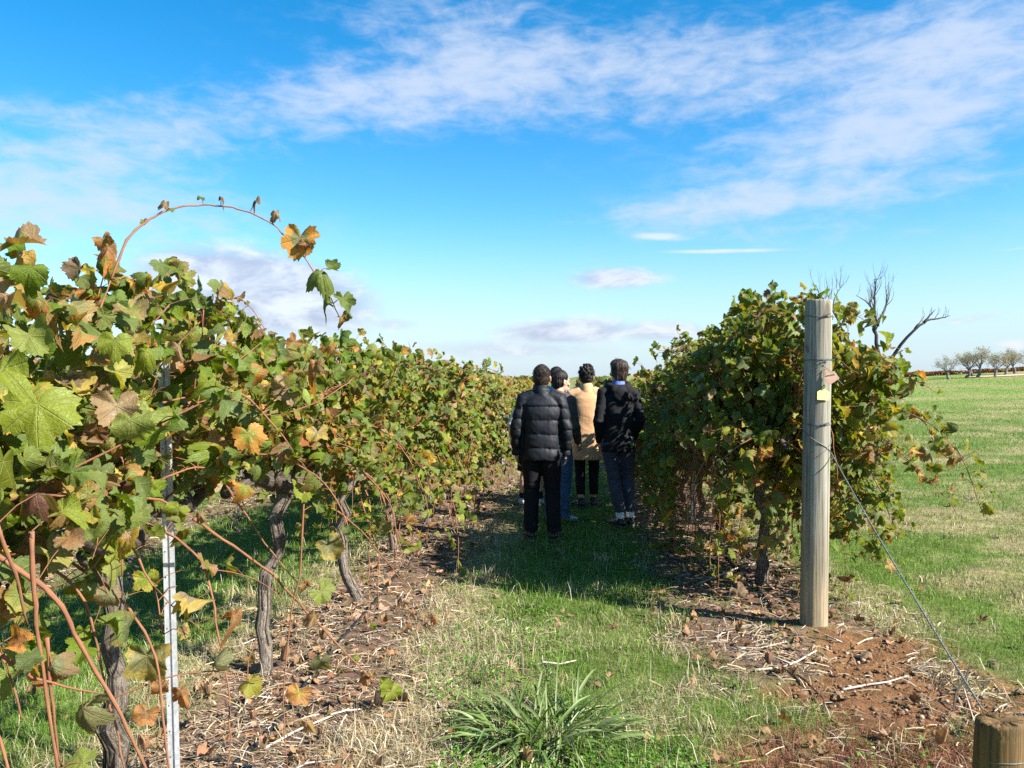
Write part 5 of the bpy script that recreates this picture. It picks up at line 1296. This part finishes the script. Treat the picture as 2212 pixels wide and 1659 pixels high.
person(x, y, 1.77, math.radians(-6), 'person seen from behind in a long camel wool coat, black trousers and black boots', dict(
    hair='hair_curl', hair_style='curly', jacket='camel', garment='coat', bulk=1.02, arm=1.05, jacket_hem=.60, hem_w=.195, collar=.075, collar_r=.070, trousers='blackpants', leg_w=.92, hem=.15, shoes='leather', boot=.03, wrinkle=.5,
    elbL=(-.25, .04, 1.13), wriL=(-.17, .22, 1.06), elbR=(.25, .03, 1.13), wriR=(.17, .22, 1.06), footL=(-.07, .0), footR=(.09, .06), toeL=-.06))
x, y = place(1205, 1128, .05)
person(x, y, 1.69, math.radians(-42), 'person with black hair turned right, in a brown grey jacket and blue jeans', dict(
    hair='hair_black', hair_style='wavy', jacket='brownj', bulk=.98, arm=.98, jacket_hem=.90, hem_w=.175, collar=.05, collar_r=.072, shirt_hem='white', trousers='jeans', leg_w=1.10, flare=1.25, hem=.05, shoes='sneaker', lean=.05, head_yaw=math.radians(-14), head_tilt=-.12,
    elbL=(-.235, .02, 1.13), wriL=(-.19, .15, .95), elbR=(.225, .02, 1.13), wriR=(.19, .14, .93)))
x, y = place(1203, 1086, .3)
person(x, y, 1.775, math.radians(-22), 'person in pale denim jacket half hidden at the back of the group', dict(
    hair='hair_black', hair_style='short', jacket='denim', bulk=1.05, arm=1.05, jacket_hem=.86, hem_w=.18, collar=.05, collar_r=.074, shirt='white', trousers='blackpants', shoes='leather', head_yaw=-.35))
x, y = place(1152, 1098, .25)
person(x, y, 1.60, math.radians(-12), 'person hidden behind the puffer jacket, white sleeve, black shorts, bare knees and dark socks', dict(
    hair='hair_black', hair_style='short', jacket='white', garment='shirt', bulk=1.0, arm=1.12, jacket_hem=.78, hem_w=.18, trousers='blackpants', hem=.48, shoes='sneaker', socks='blackcloth', sock_top=.32, stance=.12, fold=.004,
    elbL=(-.300, -.03, 1.12), wriL=(-.285, .02, .86), head_off=(.075, .04, -.035), footL=(-.16, .0), footR=(.10, .0), elbR=(.25, .05, 1.12), wriR=(.16, .22, 1.02)))
# ------------------------------------------------------------------ sky, sun, camera
def world():
    w = bpy.data.worlds.new('World'); SC.world = w; w.use_nodes = True; t = w.node_tree; N = NT(t); bg = t.nodes['Background']
    sky = N.n('ShaderNodeTexSky', sky_type='NISHITA'); sky.sun_disc = False; sky.sun_elevation = SUN_EL; sky.sun_rotation = SUN_AZ
    sky.air_density = 1.0; sky.dust_density = .35; sky.ozone_density = 2.2; sky.altitude = 300
    hs = N.n('ShaderNodeHueSaturation'); N.l.new(sky.outputs[0], hs.inputs['Color']); hs.inputs['Saturation'].default_value = SKY_SAT; hs.inputs['Hue'].default_value = SKY_HUE; hs.inputs['Value'].default_value = 1.15
    d = N.n('ShaderNodeTexCoord').outputs['Generated']; sep = N.n('ShaderNodeSeparateXYZ'); N.l.new(d, sep.inputs[0]); X, Y, Z = sep.outputs
    az = N.m('ARCTAN2', X, Y); el = N.m('ARCSINE', Z)
    # streaky high cloud: noise in azimuth and elevation, stretched along the horizon
    cm = N.n('ShaderNodeCombineXYZ'); N.l.new(az, cm.inputs[0]); N.l.new(el, cm.inputs[1])
    v1 = N.map(cm.outputs[0], (6.0, 15.0, 1), (0, 0, .3), (0, 0, -.16)); n1 = N.noise(v1, 1.0, 8, .60, .5)
    v2 = N.map(cm.outputs[0], (19, 48, 1), (3, 1, 2), (0, 0, -.2)); n2 = N.noise(v2, 1.0, 6, .62, .3)
    nn = N.m('ADD', N.m('MULTIPLY', n1, .42), N.m('MULTIPLY', n2, .58))
    def blob(px, py, rx, ry, tilt, s):
        u = (px - 1106) / F; a0 = math.atan(u); e0 = math.atan((815 - py) / F * math.cos(a0)); ax = rx / F; ay = ry / F
        du = N.m('SUBTRACT', az, a0); dv = N.m('SUBTRACT', el, e0); c, q = math.cos(math.radians(tilt)), math.sin(math.radians(tilt))
        p = N.m('ADD', N.m('MULTIPLY', du, c / ax), N.m('MULTIPLY', dv, q / ax)); r = N.m('ADD', N.m('MULTIPLY', du, -q / ay), N.m('MULTIPLY', dv, c / ay))
        g = N.m('ADD', N.m('MULTIPLY', p, p), N.m('MULTIPLY', r, r)); return N.m('MULTIPLY', N.m('EXPONENT', N.m('MULTIPLY', g, -1.0)), s)
    tot = None
    for q in CLOUDS:
        g = blob(*q); tot = g if tot is None else N.m('ADD', tot, g)
    front = N.ramp(Y, -.2, .1)
    tot = N.m('ADD', N.m('MULTIPLY', tot, front), N.m('MULTIPLY', N.m('SUBTRACT', 1.0, front), .35))
    cov = N.m('ADD', N.m('MULTIPLY', N.m('SUBTRACT', nn, .5), 4.0), N.m('SUBTRACT', N.m('MULTIPLY', tot, .9), .45))
    cov = N.m('MULTIPLY', N.ramp(cov, -.35, 1.25), N.m('MINIMUM', N.m('MULTIPLY', tot, 1.7), 1.0))
    # bright low cumulus and the thin wisp have crisper edges
    def crisp(L, scale, lo, hi, det=8):
        t_ = None
        for q in L: g = blob(*q); t_ = g if t_ is None else N.m('MAXIMUM', t_, g)
        nz = N.noise(N.map(cm.outputs[0], scale), 1.0, det, .6, .4)
        return N.ramp(N.m('ADD', t_, N.m('MULTIPLY', N.m('SUBTRACT', nz, .5), .9)), lo, hi), nz
    c2, nz2 = crisp(CUMULUS, (17, 40, 1), .34, .9)
    c3, _ = crisp(WISP, (16, 60, 1), .35, 1.0)
    low = N.m('MULTIPLY', N.ramp(el, -.02, .20, 1, 0), .85)
    col = N.mix(N.m('MULTIPLY', cov, .80), hs.outputs[0], CLOUD_COL)
    col = N.mix(low, col, HORIZ_COL)
    col = N.mix(N.m('MULTIPLY', c2, .88), col, N.mix(N.ramp(nz2, .35, .65), CUM_DARK, CUM_LIGHT))
    col = N.mix(N.m('MULTIPLY', c3, .75), col, CUM_LIGHT)
    N.put(bg.inputs['Color'], col); bg.inputs['Strength'].default_value = SKY_STR
SKY_STR = .07; SKY_SAT = 1.46; SKY_HUE = .494
CLOUD_COL = (3.7, 4.2, 5.1); HORIZ_COL = (2.75, 3.75, 4.8); CUM_LIGHT = (4.6, 4.9, 5.4); CUM_DARK = (2.6, 2.95, 3.95)
CLOUDS = [(2050, 190, 430, 150, 8, .95), (1560, 150, 420, 100, 4, .75), (1050, 80, 360, 110, -6, .75), (950, 205, 400, 80, 6, .75), (560, 235, 430, 60, 10, .75), (300, 320, 330, 45, 8, .65), (60, 235, 160, 20, 0, .5),
          (1850, 320, 330, 70, 12, .75), (1720, 432, 360, 30, 2, 1.0), (1600, 500, 300, 40, -4, .45), (60, 425, 260, 80, 4, 1.15), (330, 470, 360, 60, 0, .6), (2160, 60, 200, 60, 8, .6), (1990, 500, 260, 60, 0, .25), (600, 640, 330, 70, -4, .45), (1250, 615, 330, 60, 0, .35), (1300, 740, 500, 50, 0, .35), (2000, 620, 260, 16, 8, .3)]
CUMULUS = [(1100, 755, 330, 34, 0, .72), (1420, 716, 140, 30, 0, .9), (840, 700, 120, 26, 0, .7), (2090, 690, 120, 14, 8, .6), (560, 632, 270, 92, -8, 1.45), (420, 580, 120, 40, 0, .8), (690, 680, 110, 45, -10, .85), (1325, 602, 130, 32, 0, .95), (1225, 716, 200, 36, 2, 1.05), (2200, 745, 50, 14, 0, .8), (1000, 745, 90, 10, 0, .55)]
WISP = [(1430, 512, 80, 12, -4, .95), (1560, 543, 160, 6, -1, 1.0), (1060, 560, 60, 6, 0, .6), (2190, 538, 60, 5, 4, .5)]
world()
sl = bpy.data.lights.new('sun', 'SUN'); sl.energy = 5.0; sl.angle = math.radians(.5); sl.color = (1.0, .955, .87)
so = bpy.data.objects.new('sun', sl); COL.objects.link(so); so.rotation_euler = Vector(SUN).to_track_quat('Z', 'Y').to_euler(); so.location = (20, -10, 30)
cd = bpy.data.cameras.new('camera'); cd.sensor_width = 36; cd.lens = 29.0; cd.clip_start = .05; cd.clip_end = 4000
co = bpy.data.objects.new('camera', cd); COL.objects.link(co); co.location = (0, 0, H); co.rotation_euler = (math.radians(90 - .466), 0, 0); SC.camera = co
SC.view_settings.view_transform = 'Standard'; SC.view_settings.look = 'None'; SC.view_settings.exposure = 1.5; SC.view_settings.gamma = 1
cy = SC.cycles; cy.max_bounces = 6; cy.diffuse_bounces = 3; cy.glossy_bounces = 2; cy.transmission_bounces = 3; cy.transparent_max_bounces = 4; cy.caustics_reflective = False; cy.caustics_refractive = False
cy.use_denoising = False; cy.sample_clamp_indirect = 6
